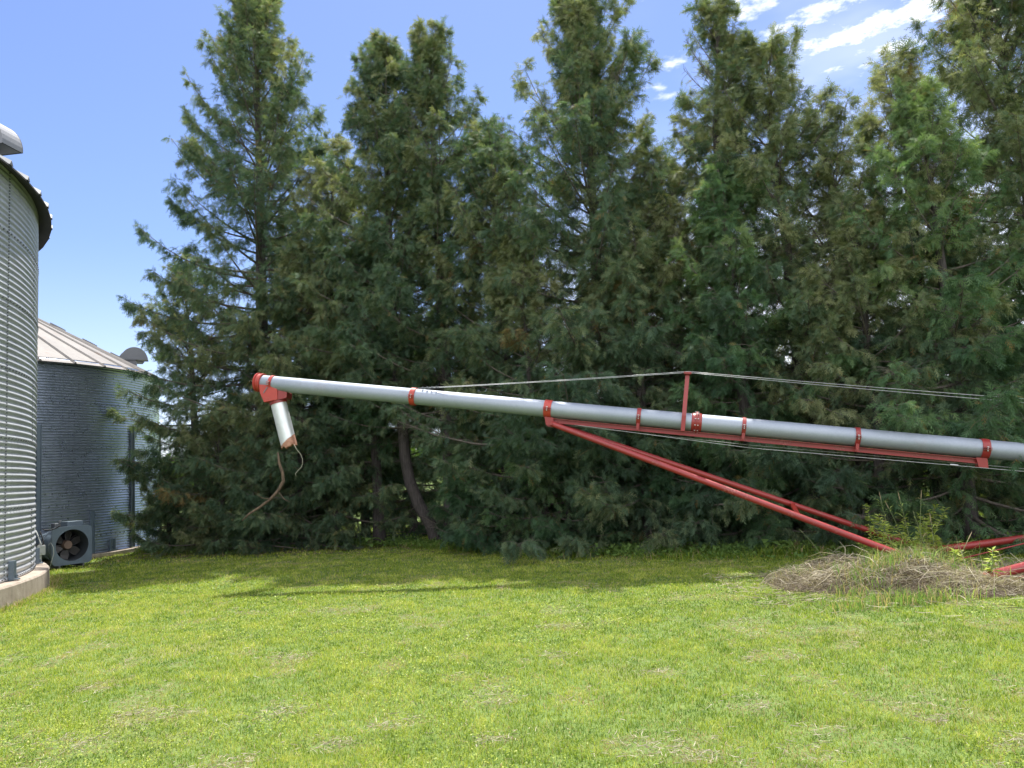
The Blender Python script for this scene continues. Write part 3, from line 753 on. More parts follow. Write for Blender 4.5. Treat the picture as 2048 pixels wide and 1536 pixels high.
STEM_PX = np.array([(868, 1075), (838, 1010), (820, 965), (810, 915), (806, 850)], float)
def clear_view(P):
    """the natural window in the foliage through which the curved stem is seen"""
    q = (P - [0, 0, CAM_H]) @ CM; x = 1024 + FPX*q[:, 0]/-q[:, 2]; y = 768 - FPX*q[:, 1]/-q[:, 2]
    sx = np.interp(y, STEM_PX[::-1, 1], STEM_PX[::-1, 0]); j = vnoise(P, 3.0, 2)
    return (y > 838) & (y < 1068) & (np.abs(x - sx + 4) < 14 + 26*j) & (P[:, 1] < 18.6)
def cedar(label, x, y, h, rb, seed, power=.55, t0=.03, sparse=0.0, m=None, trunk=None, trunk_r=None, tint=0.0, dens=1.0, lean=(0, 0), bare=None, group='cedar trees in the row', skirt=1.0, size=1.0, dead=.03):
    r = np.random.default_rng(seed)
    root = thing('cedar_tree', label, 'tree', (x, y, 0), group)
    tr0 = trunk_r or (.045 + .0115*h)
    if trunk is None:
        ts = np.linspace(0, 1, 14)
        wob = np.cumsum(r.normal(0, .028, (14, 2)), 0)*(ts[:, None]**.7)
        trunk = np.c_[x + wob[:, 0] + lean[0]*ts**1.5, y + wob[:, 1] + lean[1]*ts**1.5, -.1 + ts*(h*.985+.1)]
    trunk = np.asarray(trunk, float)
    tz = trunk[:, 2]
    def tpos(z): return np.stack([np.interp(z, tz, trunk[:, 0]), np.interp(z, tz, trunk[:, 1]), z], -1)
    mb = MB(); q = np.clip(tz/h, 0, 1)
    rad = tr0*(1 - q)**.8 + .012; rad[0] *= 1.35; 
    mb.tube(list(trunk), list(rad), 12); mb.obj('trunk', BARK, root, smooth=True)
    # limbs
    n = int(h*11.2*dens*size)
    t = t0 + (.985 - t0)*((np.arange(n) + r.random(n))/n)**.92
    az = np.arange(n)*2.39996 + r.normal(0, .5, n)
    prof = 1.22*rb*(1 - t)**power*np.clip(.62*skirt + (t + .02)/.16*.38, 0, 1) + .22
    lob = vnoise(np.c_[np.cos(az)*1.2 + seed, np.sin(az)*1.2, t*h*.42], 1.0, 2)
    L = prof*(.62 + .75*lob)*r.uniform(.82, 1.12, n)
    far_ = r.random(n) < .06; L[far_] *= 1.25
    z0 = t*h
    if bare is not None:           # leave the trunk in sight on one side: (az0, az1, zmax, factor)
        a0_, a1_, zm, fac = bare
        da = (az % (2*np.pi)); msk = (da > a0_) & (da < a1_) & (z0 < zm); L[msk] *= fac
    keep = L > .12; t, az, L, z0 = t[keep], az[keep], L[keep], z0[keep]; n = len(t)
    el = np.interp(t, [0, .15, .5, .8, 1.0], [-.22, -.02, .30, .75, 1.25]) + r.normal(0, .10, n)
    dh = np.stack([np.cos(az), np.sin(az), np.zeros(n)], -1)
    side = np.stack([-np.sin(az), np.cos(az), np.zeros(n)], -1)
    S = np.linspace(0, 1, 7)
    bend = r.normal(0, .10, n); sagv = r.uniform(.10, .30, n)*(1 - t); tipup = r.uniform(.10, .28, n)
    base = tpos(z0)
    def limb(i, s):
        zz = np.sin(el[i])*s - sagv[i]*s*(2 - s)*.7 + tipup[i]*s**3
        return base[i] + L[i][..., None]*((np.cos(el[i])*s)[..., None]*dh[i] + (bend[i]*s*s)[..., None]*side[i] + zz[..., None]*np.array([0, 0, 1.0]))
    I = np.repeat(np.arange(n)[:, None], 7, 1); P = limb(I, np.repeat(S[None], n, 0))
    P[..., 2] = np.maximum(P[..., 2], .06 + .1*r.random((n, 1)))
    rr = (.006 + .011*L)[:, None]*(1 - .85*S)[None]
    lv, lf = tubes_np(P, rr, 5)
    # branchlets
    nb = np.maximum((7 + L*13).astype(int), 5); bi = np.repeat(np.arange(n), nb); k = len(bi)
    s = np.clip(1 - r.random(k)**1.35*.90, .08, 1)
    bp = limb(bi, s); tang = unit(limb(bi, np.minimum(s+.05, 1.05)) - bp)
    sg = np.where(r.random(k) < .5, -1, 1)
    sd_ = unit(np.cross(tang, np.array([0, 0, 1.0])))*sg[:, None]
    bd = unit(tang*r.uniform(.3, .9, k)[:, None] + sd_*r.uniform(.4, 1.1, k)[:, None] + np.array([0, 0, 1.0])*r.normal(-.02, .28, k)[:, None])
    bl = (.18 + .24*L[bi]*(1.10 - s))*r.uniform(.7, 1.25, k)
    S2 = np.linspace(0, 1, 3)
    P2 = bp[:, None, :] + bl[:, None, None]*(S2[None, :, None]*bd[:, None, :] - (.22*S2**2)[None, :, None]*np.array([0, 0, 1.0]))
    bv, bf = tubes_np(P2, .0045*np.ones((k, 1))*(1 - .6*S2)[None], 3)
    mesh_obj('limbs', np.r_[lv, bv], np.r_[lf, bf + len(lv)], TWIG, root)
    # fronds
    ns = 15; fi = np.repeat(np.arange(k), ns); u = r.uniform(.12, 1.0, len(fi))
    fpnt = bp[fi] + bl[fi][:, None]*(u[:, None]*bd[fi] - (.22*u**2)[:, None]*np.array([0, 0, 1.0]))
    rnd = r.normal(size=(len(fi), 3))
    droop = np.interp(t[bi][fi], [0, .5, 1], [-.62, -.60, -.25])
    fd = unit(bd[fi]*.62 + rnd*.42 + np.array([0, 0, 1.0])*(droop + r.normal(0, .2, len(fi)))[:, None])
    hole = .55*vnoise(fpnt + seed*3.1, 1.3, 1) + .45*vnoise(fpnt + seed, 3.4, 1)
    thr_ = .385 + sparse
    kp = (hole > thr_ - .10*r.random(len(fi))) & (fpnt[:, 2] > .05)
    # thin out next to the stem
    core = np.linalg.norm(fpnt[:, :2] - tpos(fpnt[:, 2])[:, :2], axis=1)
    kp &= (core > .22*np.interp(fpnt[:, 2]/h, [0, 1], [2.2, .2]) * r.random(len(fi)) * .35)
    kp &= r.random(len(fi)) < dens
    kp &= ~clear_view(fpnt)
    fi, fpnt, fd, u = fi[kp], fpnt[kp], fd[kp], u[kp]
    fl = r.uniform(.10, .225, len(fi))*np.interp(h, [4, 12], [.85, 1.0])
    v, f = fronds(fpnt, fd, fl, seed+5)
    limb_t = r.normal(0, .13, n); big = vnoise(fpnt*.8 + 31, .8, 2) - .5
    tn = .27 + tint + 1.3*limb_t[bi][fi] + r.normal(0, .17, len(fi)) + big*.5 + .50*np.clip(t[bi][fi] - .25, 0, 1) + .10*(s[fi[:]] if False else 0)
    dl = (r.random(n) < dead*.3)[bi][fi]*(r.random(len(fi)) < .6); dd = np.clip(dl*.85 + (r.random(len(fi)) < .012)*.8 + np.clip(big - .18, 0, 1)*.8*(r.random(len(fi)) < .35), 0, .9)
    nf = len(FF)
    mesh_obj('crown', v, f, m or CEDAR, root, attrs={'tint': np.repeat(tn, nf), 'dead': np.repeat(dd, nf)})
    return root

def tree_at(px, top, depth, label, rb, seed, **kw):
    p = at(px, top, depth)
    ln = kw.get('lean', (0, 0))
    return cedar(label, p[0] - ln[0], p[1] - ln[1], p[2] - .32, rb, seed, **kw)

tree_at(505, -8, 20.3, 'tallest cedar near the left end, its thin open top reaching the upper edge', 2.75, 11, dens=1.15, power=.50, sparse=.02, tint=.04, dead=.04)
tree_at(368, 540, 20.6, 'short wide cedar at the far left end, leaning out over the far grain bin', 1.5, 12, power=.42, tint=.04, lean=(-.35, 0), skirt=.9, dead=.06)
tree_at(640, 300, 19.2, 'mid height cedar right of the tallest one, above the auger head', 2.1, 13, power=.5, tint=.08)
# the tree with the curved bare stem
bx = on_ground(880, 1088)
tp = at(768, 105, 17.9)
stem = [bx + (0.05, 0, -.1), bx + (-.10, 0, .1)] + [at(x_, y_, 17.9 + .0*k_) for k_, (x_, y_) in enumerate(((862, 1050), (838, 1010), (820, 965), (810, 915), (806, 865), (800, 800), (790, 700), (780, 500), (772, 300)))] + [tp]
cedar('cedar with a curved bare stem visible under the auger tube', bx[0], bx[1], tp[2], 1.9, 14, power=.5, t0=.26, trunk=stem, trunk_r=.135, tint=.02, bare=(3.3, 6.1, 3.6, .12))
tree_at(858, 58, 17.5, 'slim pointed cedar just right of the curved stem tree, with a taller tip', 1.95, 15, power=.55, t0=.20, tint=.05)
tree_at(985, 285, 16.6, 'lower rounded cedar in the dip left of the tall central cedar', 1.8, 16, power=.40, tint=.0)
tree_at(1165, -8, 15.8, 'tall central cedar with a full pointed top left of the truss mast', 2.25, 17, dens=1.35, power=.50, sparse=-.05, tint=.06)
tree_at(1300, 330, 15.4, 'low cedar between the central cedar and the leaning one', 1.7, 18, power=.42, tint=.06, dead=.10)
tree_at(1428, -2, 15.0, 'thin leaning cedar with a sparse top and visible stem', 1.3, 19, power=.42, sparse=.06, lean=(.75, 0), tint=.12, dead=.06)
tree_at(1535, 75, 14.2, 'bushy pointed cedar right of the thin leaning one', 1.8, 20, power=.52, tint=.08)
tree_at(1655, 235, 13.9, 'lower cedar with ragged level top left of the bright green one', 1.7, 21, power=.40, sparse=.05, tint=.02)
tree_at(1775, 95, 13.3, 'cedar with a small feathery point behind the bright green one', 1.5, 22, power=.62, tint=.06)
tree_at(1835, 185, 12.5, 'fresh bright green cedar right of the centre of the right half', 1.6, 23, power=.55, sparse=.03, tint=.15, m=CEDAR_BRIGHT, dead=0)
tree_at(1985, -70, 13.5, 'tall open cedar at the right edge, its loose limbs cut by the frame top', 2.1, 24, dens=1.35, power=.36, sparse=-.03, tint=.06)
tree_at(2190, -60, 14.6, 'cedar mostly outside the right edge', 1.7, 25, power=.45, sparse=.03, tint=.0)
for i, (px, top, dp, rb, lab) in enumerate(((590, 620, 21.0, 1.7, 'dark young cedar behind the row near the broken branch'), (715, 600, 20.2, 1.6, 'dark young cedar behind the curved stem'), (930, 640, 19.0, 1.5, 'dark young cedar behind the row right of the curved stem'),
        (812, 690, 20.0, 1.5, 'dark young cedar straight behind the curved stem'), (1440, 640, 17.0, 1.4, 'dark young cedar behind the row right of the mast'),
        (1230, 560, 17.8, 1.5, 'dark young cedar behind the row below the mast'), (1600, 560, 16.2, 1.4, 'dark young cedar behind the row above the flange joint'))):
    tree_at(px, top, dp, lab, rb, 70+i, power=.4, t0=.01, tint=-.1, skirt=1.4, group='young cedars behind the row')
for i, (px, top, dp, rb, lab) in enumerate(((585, 500, 18.9, 1.5, 'half height cedar in front of the row above the auger head'), (735, 440, 18.7, 1.35, 'half height cedar in front of the row above the first red clamp'), (1055, 470, 15.4, 1.35, 'half height cedar in front of the tall central cedar'),
        (1250, 420, 14.8, 1.35, 'half height cedar left of the mast'), (1448, 345, 13.9, 1.25, 'half height cedar with a pointed tip just right of the mast'), (1700, 400, 13.0, 1.3, 'half height cedar left of the bright green one'), (1925, 430, 13.1, 1.1, 'half height cedar near the right edge above the tube'))):
    tree_at(px, top, dp, lab, rb, 90+i, power=.5, t0=.04 if i != 1 else .30, tint=.02 + .04*(i % 3), skirt=1.3, group='half height cedars in front of the row', bare=(3.9, 5.6, 2.4, .5) if i > 3 else None, m=CEDAR_BRIGHT if i in (1, 4, 6) else CEDAR)
# low growth in front of the stems: drooping skirts of younger cedars
for i, (px, yb, top, rb, lab) in enumerate(((1010, 1108, 850, 1.25, 'low bushy cedar right of the curved stem'), (1130, 1110, 830, 1.15, 'low bushy cedar below the pivot of the red legs'), (1255, 1112, 880, 1.2, 'low bushy cedar under the upper part of the red legs'),
        (1395, 1112, 900, 1.1, 'low bushy cedar behind the middle of the red legs'), (1500, 1112, 930, .9, 'small bushy cedar left of the weed heap'), (445, 1110, 880, 1.05, 'low bushy cedar in front of the far bin'), (520, 1110, 930, 1.1, 'low bushy cedar below the auger spout'), (345, 1106, 975, .6, 'small cedar beside the wall of the far bin'))):
    g = on_ground(px, yb); g = g + unit(g*[1, 1, 0])*(rb*(.85 if i < 2 or i > 4 else 1.55)); p = at(px, top, g[1])
    cedar(lab, p[0], g[1], p[2], rb, 40+i, power=.33, t0=.01, dens=1.0, size=1.6, skirt=1.6, m=CEDAR_BRIGHT if i < 5 else CEDAR, tint=.05 if i < 5 else .0, group='low bushy cedars at the foot of the row', sparse=-.04, dead=.05)

# bare crooked branch hanging below the spout
br = thing('broken_branch', 'bare crooked branch with peeling bark below the auger spout', 'branch', at(560, 925, 16.2))
mb = MB(); pts = [at(x_, y_, 16.2) for x_, y_ in ((556, 905), (558, 925), (565, 945), (567, 962), (556, 982), (541, 998), (520, 1014), (498, 1028), (484, 1042))]
mb.tube(pts, [.018, .028, .034, .036, .034, .03, .027, .022, .012], 10); mb.obj('stem', DEADWOOD, br, smooth=True)
for a_, b_ in (((541, 998), (508, 984)), ((556, 982), (580, 1004))):
    mb = MB(); mb.tube([at(*a_, 16.2), at((a_[0]+b_[0])/2, (a_[1]+b_[1])/2 + 5, 16.1), at(*b_, 16.0)], [.011, .008, .003], 6); mb.obj('twig', DEADWOOD, br, smooth=True)

# ------------------------------------------------------------------ leafy bushes in the sun beyond the row
def leaf_cloud(name, label, cat, c, rad, n, ll, m, seed, group=None, kind=None, tint=.5, stem=True, box=None):
    r = np.random.default_rng(seed); c = np.array(c, float)
    if box is None:
        d = unit(r.normal(size=(n, 3))); rr = r.random(n)**.45
        p = c + d*rr[:, None]*np.array(rad)*(.65 + .7*vnoise(d*1.5 + seed, 1.0, 2))[:, None]
    else: p = c + (r.random((n, 3)) - .5)*np.array(box)*2; p[:, 2] = c[2] + r.random(n)**1.3*box[2]*(.5 + 1.0*vnoise(np.c_[p[:, :2]], .5, 2))
    p[:, 2] = np.maximum(p[:, 2], .03)
    d = unit(r.normal(size=(n, 3)) + [0, 0, .3]); s = unit(np.cross(d, r.normal(size=(n, 3)))); L = ll*r.uniform(.6, 1.3, n)
    V = np.stack([p, p + (d*.5 + s*.28)*L[:, None], p + d*L[:, None], p + (d*.5 - s*.28)*L[:, None]], 1).reshape(-1, 3)
    F = np.arange(4*n).reshape(n, 4)
    at_ = {'tint': tint + r.normal(0, .2, n), 'dead': np.zeros(n)}
    if kind: return tag(mesh_obj(name, V, F, m, None, attrs=at_, origin=(c[0], c[1], 0)), label, cat if kind != 'structure' else None, group, kind)
    root = thing(name, label, cat, (c[0], c[1], 0), group)
    mesh_obj('foliage', V, F, m, root, attrs=at_)
    if stem:
        mb = MB()
        for k in range(5):
            u = r.random()*6.28; e = c + np.array([math.cos(u)*rad[0]*.5, math.sin(u)*rad[1]*.5, rad[2]*.4]); mb.tube([(c[0], c[1], -.05), (c + e)/2 * [1, 1, .8], e], [.03, .02, .008], 6)
        mb.obj('stems', TWIG, root)
    return root
r_ = random.Random(5)
spots = [(1760, 960, 24, 'left of the gap behind the weed heap'), (1840, 1000, 27, 'in the gap right of the weed heap'), (1950, 985, 25, 'in the gap near the right edge'), (2060, 975, 24, 'at the right edge of the gap'),
         (700, 1010, 30, 'behind the curved stem on its left'), (610, 1020, 31, 'behind the broken branch'), (960, 1000, 29, 'behind the curved stem on its right'), (1180, 985, 28, 'behind the central low cedars'), (1450, 975, 27, 'behind the middle of the red legs')]
for i, (px, py, dp, lab) in enumerate(spots):
    g = at(px, py, dp); s_ = 1.0 + .35*r_.random()
    leaf_cloud('leafy_bush', 'sunlit yellow green bush seen through the trees, ' + lab, 'bush', (g[0], dp, .95*s_), (1.5*s_, 1.2*s_, .95*s_), 3800, .12, BUSH, 300+i, 'sunlit bushes beyond the tree row')
leaf_cloud('distant_woodland', 'low distant woodland along the far edge of the fields', 'woodland', (0, 190, 1.5), None, 26000, 1.9, BUSH, 400, kind='stuff', tint=.1, box=(190, 9, 6.5))

# ------------------------------------------------------------------ lawn grass
DRY = np.array([(*on_ground(x_, y_)[:2], q_) for x_, y_, q_ in ((225, 1450, .13), (90, 1512, .16), (330, 1433, .14), (490, 1440, .07), (600, 1412, .14), (1250, 1478, .12), (1410, 1502, .13), (1640, 1465, .10), (670, 1316, .13), (575, 1330, .12), (1090, 1322, .09),
    (700, 1221, .22), (430, 1520, .13), (1780, 1492, .10), (2030, 1470, .12), (1540, 1312, .14), (880, 1172, .28), (160, 1385, .10), (1960, 1395, .12), (1840, 1452, .09), (1020, 1400, .09), (760, 1440, .10), (1130, 1250, .18), (360, 1215, .2), (1480, 1415, .10), (1660, 1520, .12), (940, 1500, .10), (690, 1505, .09), (265, 1300, .12), (1330, 1345, .13))])
DRY = np.array([(x_ + .12*math.sin(9*k_), y_ + .15*math.cos(7*k_), q_*(.45 + .75*abs(math.sin(5.3*k_)))) for k_, (x_, y_, q_) in enumerate(DRY) if k_ % 5 != 3])
def patches(xy):
    out = np.zeros(len(xy)); wv = vnoise(xy, 9.0, 2)
    for x_, y_, q_ in DRY:
        d2 = ((xy[:, 0]-x_)/(q_*1.5))**2 + ((xy[:, 1]-y_)/q_)**2; out = np.maximum(out, np.clip(1.05 - .42*d2 - 1.9*(wv - .38), 0, .85)*(d2 < 6))
    return out
def dryness(xy): return np.maximum(dryness_(xy)*.8, patches(xy))
def dryness_(xy):
    a = vnoise(xy + 200, .8, 2); b = vnoise(xy*[1.0, .8] + 90, 3.4, 3)
    return np.clip((b - .585)*9, 0, 1)*np.clip((a - .38)*6, 0.0, 1)
def blades(xy, hgt, wid, seed, lean=.55, z=None):
    """single bent blades: two stacked quads folded to a tip (quad + quad)"""
    r = np.random.default_rng(seed); n = len(xy); a = r.random(n)*2*np.pi
    d = np.stack([np.cos(a), np.sin(a), np.zeros(n)], -1); b_ = r.random(n)*2*np.pi
    s = np.stack([np.cos(b_), np.sin(b_), np.zeros(n)], -1)*(wid/2)[:, None]
    z = ground_z(xy[:, 0], xy[:, 1]) if z is None else z
    p = np.c_[xy, z - .004]; ln = (lean*r.random(n)*1.5)[:, None]
    up = np.array([0, 0, 1.0]); m = p + hgt[:, None]*(.55*up + .30*ln*d); t = p + hgt[:, None]*(1.0*up*(1 - .25*ln) + .95*ln*d)
    V = np.stack([p - s, p + s, m + s*.8, m - s*.8, t], 1).reshape(-1, 3)
    k = np.arange(n)*5
    return V, np.r_[np.c_[k, k+1, k+2, k+3]], np.c_[k+3, k+2, k+4]
g = np.random.default_rng(21)
def sample_lawn(d0, d1, dens):
    W0 = .74
    area = (d1 - d0)*(W0*(d0 + d1) + 1.2); n = int(area*dens)
    dd = np.sqrt(g.random(n)*(d1**2 - d0**2) + d0**2); x = (g.random(n)*2 - 1)*(W0*dd + .6)
    xy = np.c_[x, dd]
    keep = (np.hypot(xy[:, 0]-CN[0], xy[:, 1]-CN[1]) > 7.99) & (np.hypot(xy[:, 0]-CF[0], xy[:, 1]-CF[1]) > 5.37)
    return xy[keep]
allV, allQ, allT, tq, dq = [], [], [], [], []
off = 0
for i, (d0, d1, dens, hh, ww) in enumerate(((3.3, 5.2, 6500, .040, .0040), (5.2, 7.2, 4600, .040, .0048), (7.2, 9.5, 3200, .040, .0060), (9.5, 12.5, 2100, .042, .0080), (12.5, 17, 1100, .045, .011), (17, 27, 330, .055, .02))):
    xy = sample_lawn(d0, d1, dens); n = len(xy)
    tuft = vnoise(xy, 3.2, 2); big = vnoise(xy + 40, .33, 2)
    dr = dryness(xy)
    hgt = hh*(.55 + .8*tuft)*g.uniform(.6, 1.25, n)*(1 - .45*dr)
    V, Q, T = blades(xy, hgt, ww*g.uniform(.7, 1.3, n), 500+i, lean=1.0)
    allV.append(V); allQ.append(Q+off); allT.append(T+off); off += len(V)
    tn = .44 + (tuft-.5)*.6 + (big-.5)*.35 + (vnoise(xy + 5, 9.0, 1) - .5)*.5 + g.normal(0, .22, n)
    de = np.clip((g.random(n) < (.07 + dr*.65))*g.uniform(.55, 1, n), 0, 1)
    tq.append(tn); dq.append(de)
# clover and broad leaved weeds lying in the sward
cl = []
for i, (d0, d1, dens, sz) in enumerate(((3.3, 6.5, 190, .008), (6.5, 10, 110, .010), (10, 15, 40, .014))):
    xy = sample_lawn(d0, d1, dens*4); xy = xy[vnoise(xy + 11, .8, 3) > .50]; n = len(xy); a = g.random(n)*6.28
    c = np.c_[xy, ground_z(xy[:, 0], xy[:, 1]) + g.uniform(.012, .04, n)]; d = np.stack([np.cos(a), np.sin(a), g.normal(0, .3, n)], -1); s = np.stack([-np.sin(a), np.cos(a), g.normal(0, .3, n)], -1)
    V = np.stack([c - d*sz, c + s*sz*.8, c + d*sz, c - s*sz*.8], 1).reshape(-1, 3); k = np.arange(n)*4
    cl.append((V, np.c_[k, k+1, k+2, k+3], .25 + .5*vnoise(xy + 77, 1.5, 2) + g.normal(0, .12, n)))
def poly_mesh(name, V, quads, tris, m, attrs, origin=(0, 0, 0), parent=None):
    me = bpy.data.meshes.new(name); me.vertices.add(len(V)); V = np.asarray(V, np.float32)
    off_ = np.array(root_of(parent).location if parent else origin, np.float32)
    me.vertices.foreach_set('co', (V - off_).astype(np.float32).ravel())
    nq, nt = len(quads), len(tris); me.loops.add(nq*4 + nt*3)
    me.loops.foreach_set('vertex_index', np.r_[quads.ravel(), tris.ravel()].astype(np.int32))
    me.polygons.add(nq+nt); me.polygons.foreach_set('loop_start', np.r_[np.arange(nq)*4, nq*4 + np.arange(nt)*3].astype(np.int32))
    me.update(calc_edges=True); me.materials.append(m)
    for k, a in attrs.items(): q = me.attributes.new(k, 'FLOAT', 'FACE'); q.data.foreach_set('value', np.asarray(a, np.float32))
    o = bpy.data.objects.new(name, me); col.objects.link(o)
    if parent is not None: o.parent = parent
    else: o.location = tuple(map(float, off_))
    return o
V = np.concatenate(allV); Q = np.concatenate(allQ); T = np.concatenate(allT); tq = np.concatenate(tq); dq = np.concatenate(dq)
q_t, q_d = [tq], [dq]
for Vc, Qc, tc_ in cl:
    Q = np.r_[Q, Qc + len(V)]; V = np.r_[V, Vc]; q_t.append(tc_); q_d.append(np.zeros(len(tc_)))
tag(poly_mesh('lawn_grass', V, Q, T, GRASS, {'tint': np.r_[np.concatenate(q_t), tq], 'dead': np.r_[np.concatenate(q_d), dq]}, origin=(0, 8, 0)),
    'short mown grass and clover with straw coloured dry patches', 'grass', kind='stuff')

# clippings: matted dead grass lying on the lawn
xy = sample_lawn(3.3, 11, 700); dr = dryness(xy); xy = xy[g.random(len(xy)) < dr*.75 + .02]; n = len(xy)
def strands(c, L, wid, seed, flat=.25, arch=.15):
    """thin curved straws: 3 quads each, mostly lying"""
    r = np.random.default_rng(seed); n = len(c); a = r.random(n)*2*np.pi; e = r.normal(0, flat, n)
    d = np.stack([np.cos(a)*np.cos(e), np.sin(a)*np.cos(e), np.sin(e)], -1); s = unit(np.cross(d, unit(r.normal(size=(n, 3)))))
    bend = unit(np.cross(d, s)*r.normal(size=(n, 1)) + s*r.normal(size=(n, 1)))
    S = np.array([-.5, -.17, .17, .5]); W = np.array([.7, 1, .9, .25])
    mid = c[:, None, :] + L[:, None, None]*(S[None, :, None]*d[:, None, :] + (arch*(.25 - S**2)*4)[None, :, None]*bend[:, None, :]*.5)
    lft = mid - s[:, None, :]*(wid[:, None]*W[None])[..., None]/2; rgt = mid + s[:, None, :]*(wid[:, None]*W[None])[..., None]/2
    V = np.concatenate([lft, rgt], 1).reshape(-1, 3); k = (np.arange(n)*8)[:, None]
    Q = np.concatenate([np.c_[k+j, k+j+1, k+j+5, k+j+4] for j in range(3)], 1).reshape(-1, 4)
    return V, Q
pc = np.concatenate([np.c_[g.normal(x_, q_*1.25, int(1500*q_)), g.normal(y_, q_*.95, int(1500*q_))] for x_, y_, q_ in DRY]); pc = pc[vnoise(pc, 8.0, 2) > .46]; xy = np.r_[xy, pc]; n = len(xy)
c = np.c_[xy, ground_z(xy[:, 0], xy[:, 1]) + g.uniform(.012, .035, n)]
V, Q = strands(c, g.uniform(.02, .07, n), g.uniform(.0025, .0045, n), 61, flat=.2)
tag(mesh_obj('grass_clippings', V, Q, STRAW, None, attrs={'tint': np.repeat(.68 + g.normal(0, .22, n), 3), 'dead': np.repeat((g.random(n) < .08)*.6, 3)}, origin=(0, 6, 0)),
    'pale dry clippings scattered over the mown lawn', 'clippings', kind='stuff')

# ------------------------------------------------------------------ rank ground cover along the foot of the trees
line = [(230, 1100), (330, 1108), (470, 1108), (640, 1095), (760, 1092), (900, 1100), (1040, 1110), (1250, 1114), (1450, 1116), (1560, 1112), (1750, 1105), (2060, 1095)]
LP = np.array([on_ground(*q)[:2] for q in line])
tt = g.random(26000)*(len(LP)-1); i0 = tt.astype(int); fr = (tt - i0)[:, None]
xy = LP[i0]*(1-fr) + LP[i0+1]*fr; out_ = unit(xy); xy = xy + out_*(g.normal(.45, .42, (len(xy), 1)) + .1)
keep = (np.hypot(xy[:, 0]-CF[0], xy[:, 1]-CF[1]) > 5.6); xy = xy[keep]; n = len(xy)
hh = .05 + .22*vnoise(xy + 9, 1.6, 2)**1.5*g.random(n)
cc = np.c_[xy, hh*g.uniform(.2, 1.3, n) + .01]
d = unit(g.normal(size=(n, 3)) + [0, 0, .25]); s = unit(np.cross(d, g.normal(size=(n, 3)))); L = g.uniform(.03, .085, n)[:, None]
V = np.stack([cc, cc + (d*.5 + s*.3)*L, cc + d*L, cc + (d*.5 - s*.3)*L], 1).reshape(-1, 3)
tag(mesh_obj('ground_cover', V, np.arange(4*n).reshape(n, 4), WEED, None, attrs={'tint': .3 + g.normal(0, .15, n), 'dead': np.zeros(n)}, origin=(0, 15, 0)),
    'low leafy weeds along the shaded foot of the tree row', 'ground cover', kind='stuff')
tt = g.random(15000)*(len(LP)-1); i0 = tt.astype(int); fr = (tt - i0)[:, None]
xy = LP[i0]*(1-fr) + LP[i0+1]*fr; xy = xy + unit(xy)*(g.normal(.12, .30, (len(xy), 1)))
xy = xy[(np.hypot(xy[:, 0]-CF[0], xy[:, 1]-CF[1]) > 5.5) & (vnoise(xy + 60, 1.4, 2) > .42)]; n = len(xy)
V, Q, T = blades(xy, g.uniform(.06, .20, n)*(.5 + vnoise(xy + 8, 2.5, 2)), g.uniform(.008, .014, n), 560, lean=.9)
tn = .25 + g.normal(0, .18, n); de = (g.random(n) < .12)*.8
tag(poly_mesh('unmown_grass', V, Q, T, GRASS, {'tint': np.r_[tn, tn], 'dead': np.r_[de, de]}, origin=(0, 15, 0)),
    'longer unmown grass where the lawn meets the tree row', 'grass', kind='stuff')
# shaded floor litter under the trees
xy = np.c_[g.uniform(-11, 13, 16000), g.uniform(10, 24, 16000)]
rowy = np.interp(xy[:, 0], [-10, -5, 0, 4, 8, 12], [20, 18.4, 16.3, 14.6, 12.5, 11]); keep = np.abs(xy[:, 1] - rowy - .3) < 1.6
xy = xy[keep]; n = len(xy)
V, Q = strands(np.c_[xy, g.uniform(.005, .05, n)], g.uniform(.06, .25, n), g.uniform(.006, .012, n), 62)
tag(mesh_obj('needle_litter', V, Q, STRAW, None, attrs={'tint': np.repeat(.15 + g.normal(0, .12, n), 3), 'dead': np.repeat(g.random(n)*.8, 3)}, origin=(0, 16, 0)),
    'brown fallen twigs and litter on the ground under the cedars', 'litter', kind='stuff')

a_ = g.uniform(R(-25), R(40), 2600); rr_ = 8.0 + np.abs(g.normal(0, .09, 2600)); xy = np.c_[CN[0] + rr_*np.cos(a_), CN[1] + rr_*np.sin(a_)]; n = len(xy)
V, Q, T = blades(xy, g.uniform(.03, .13, n), g.uniform(.006, .010, n), 565, lean=1.2)
tn = .4 + g.normal(0, .2, n); de = (g.random(n) < .45)*.9
tag(poly_mesh('bin_edge_grass', V, Q, T, GRASS, {'tint': np.r_[tn, tn], 'dead': np.r_[de, de]}, origin=(CN[0], CN[1], 0)),
    'half dry grass left uncut against the concrete ring of the near bin', 'grass', kind='stuff')
# ------------------------------------------------------------------ heap of dead weeds round the auger axle
HC = np.array([4.75, 9.55])
def heap_h(xy):
    x, y = xy[:, 0], xy[:, 1]
    yc = np.interp(x, [2.8, 4.6, 6.0, 8.0], [9.75, 9.45, 9.2, 9.1]); hw = np.interp(x, [2.8, 3.5, 4.8, 6.2, 8.0], [.25, .70, 1.08, .90, .8])
    prof = np.interp(x, [3.0, 3.4, 3.9, 4.6, 5.1, 5.5, 7.5, 8.6], [0, .09, .20, .27, .15, .03, .04, 0])
    h = prof*np.clip(1 - ((y - yc)/hw)**2, 0, 1)**.7
    return h*(.20 + 1.35*vnoise(xy + 3, 3.0, 3))
xs_, ys_ = np.linspace(2.6, 8.8, 116), np.linspace(8.0, 11.0, 60); hx, hy = np.meshgrid(xs_, ys_)
hxy = np.c_[hx.ravel(), hy.ravel()]; hz = heap_h(hxy); nx_ = len(xs_)
ii, jj = np.meshgrid(np.arange(len(ys_)-1), np.arange(nx_-1), indexing='ij'); q = (ii*nx_ + jj).ravel()
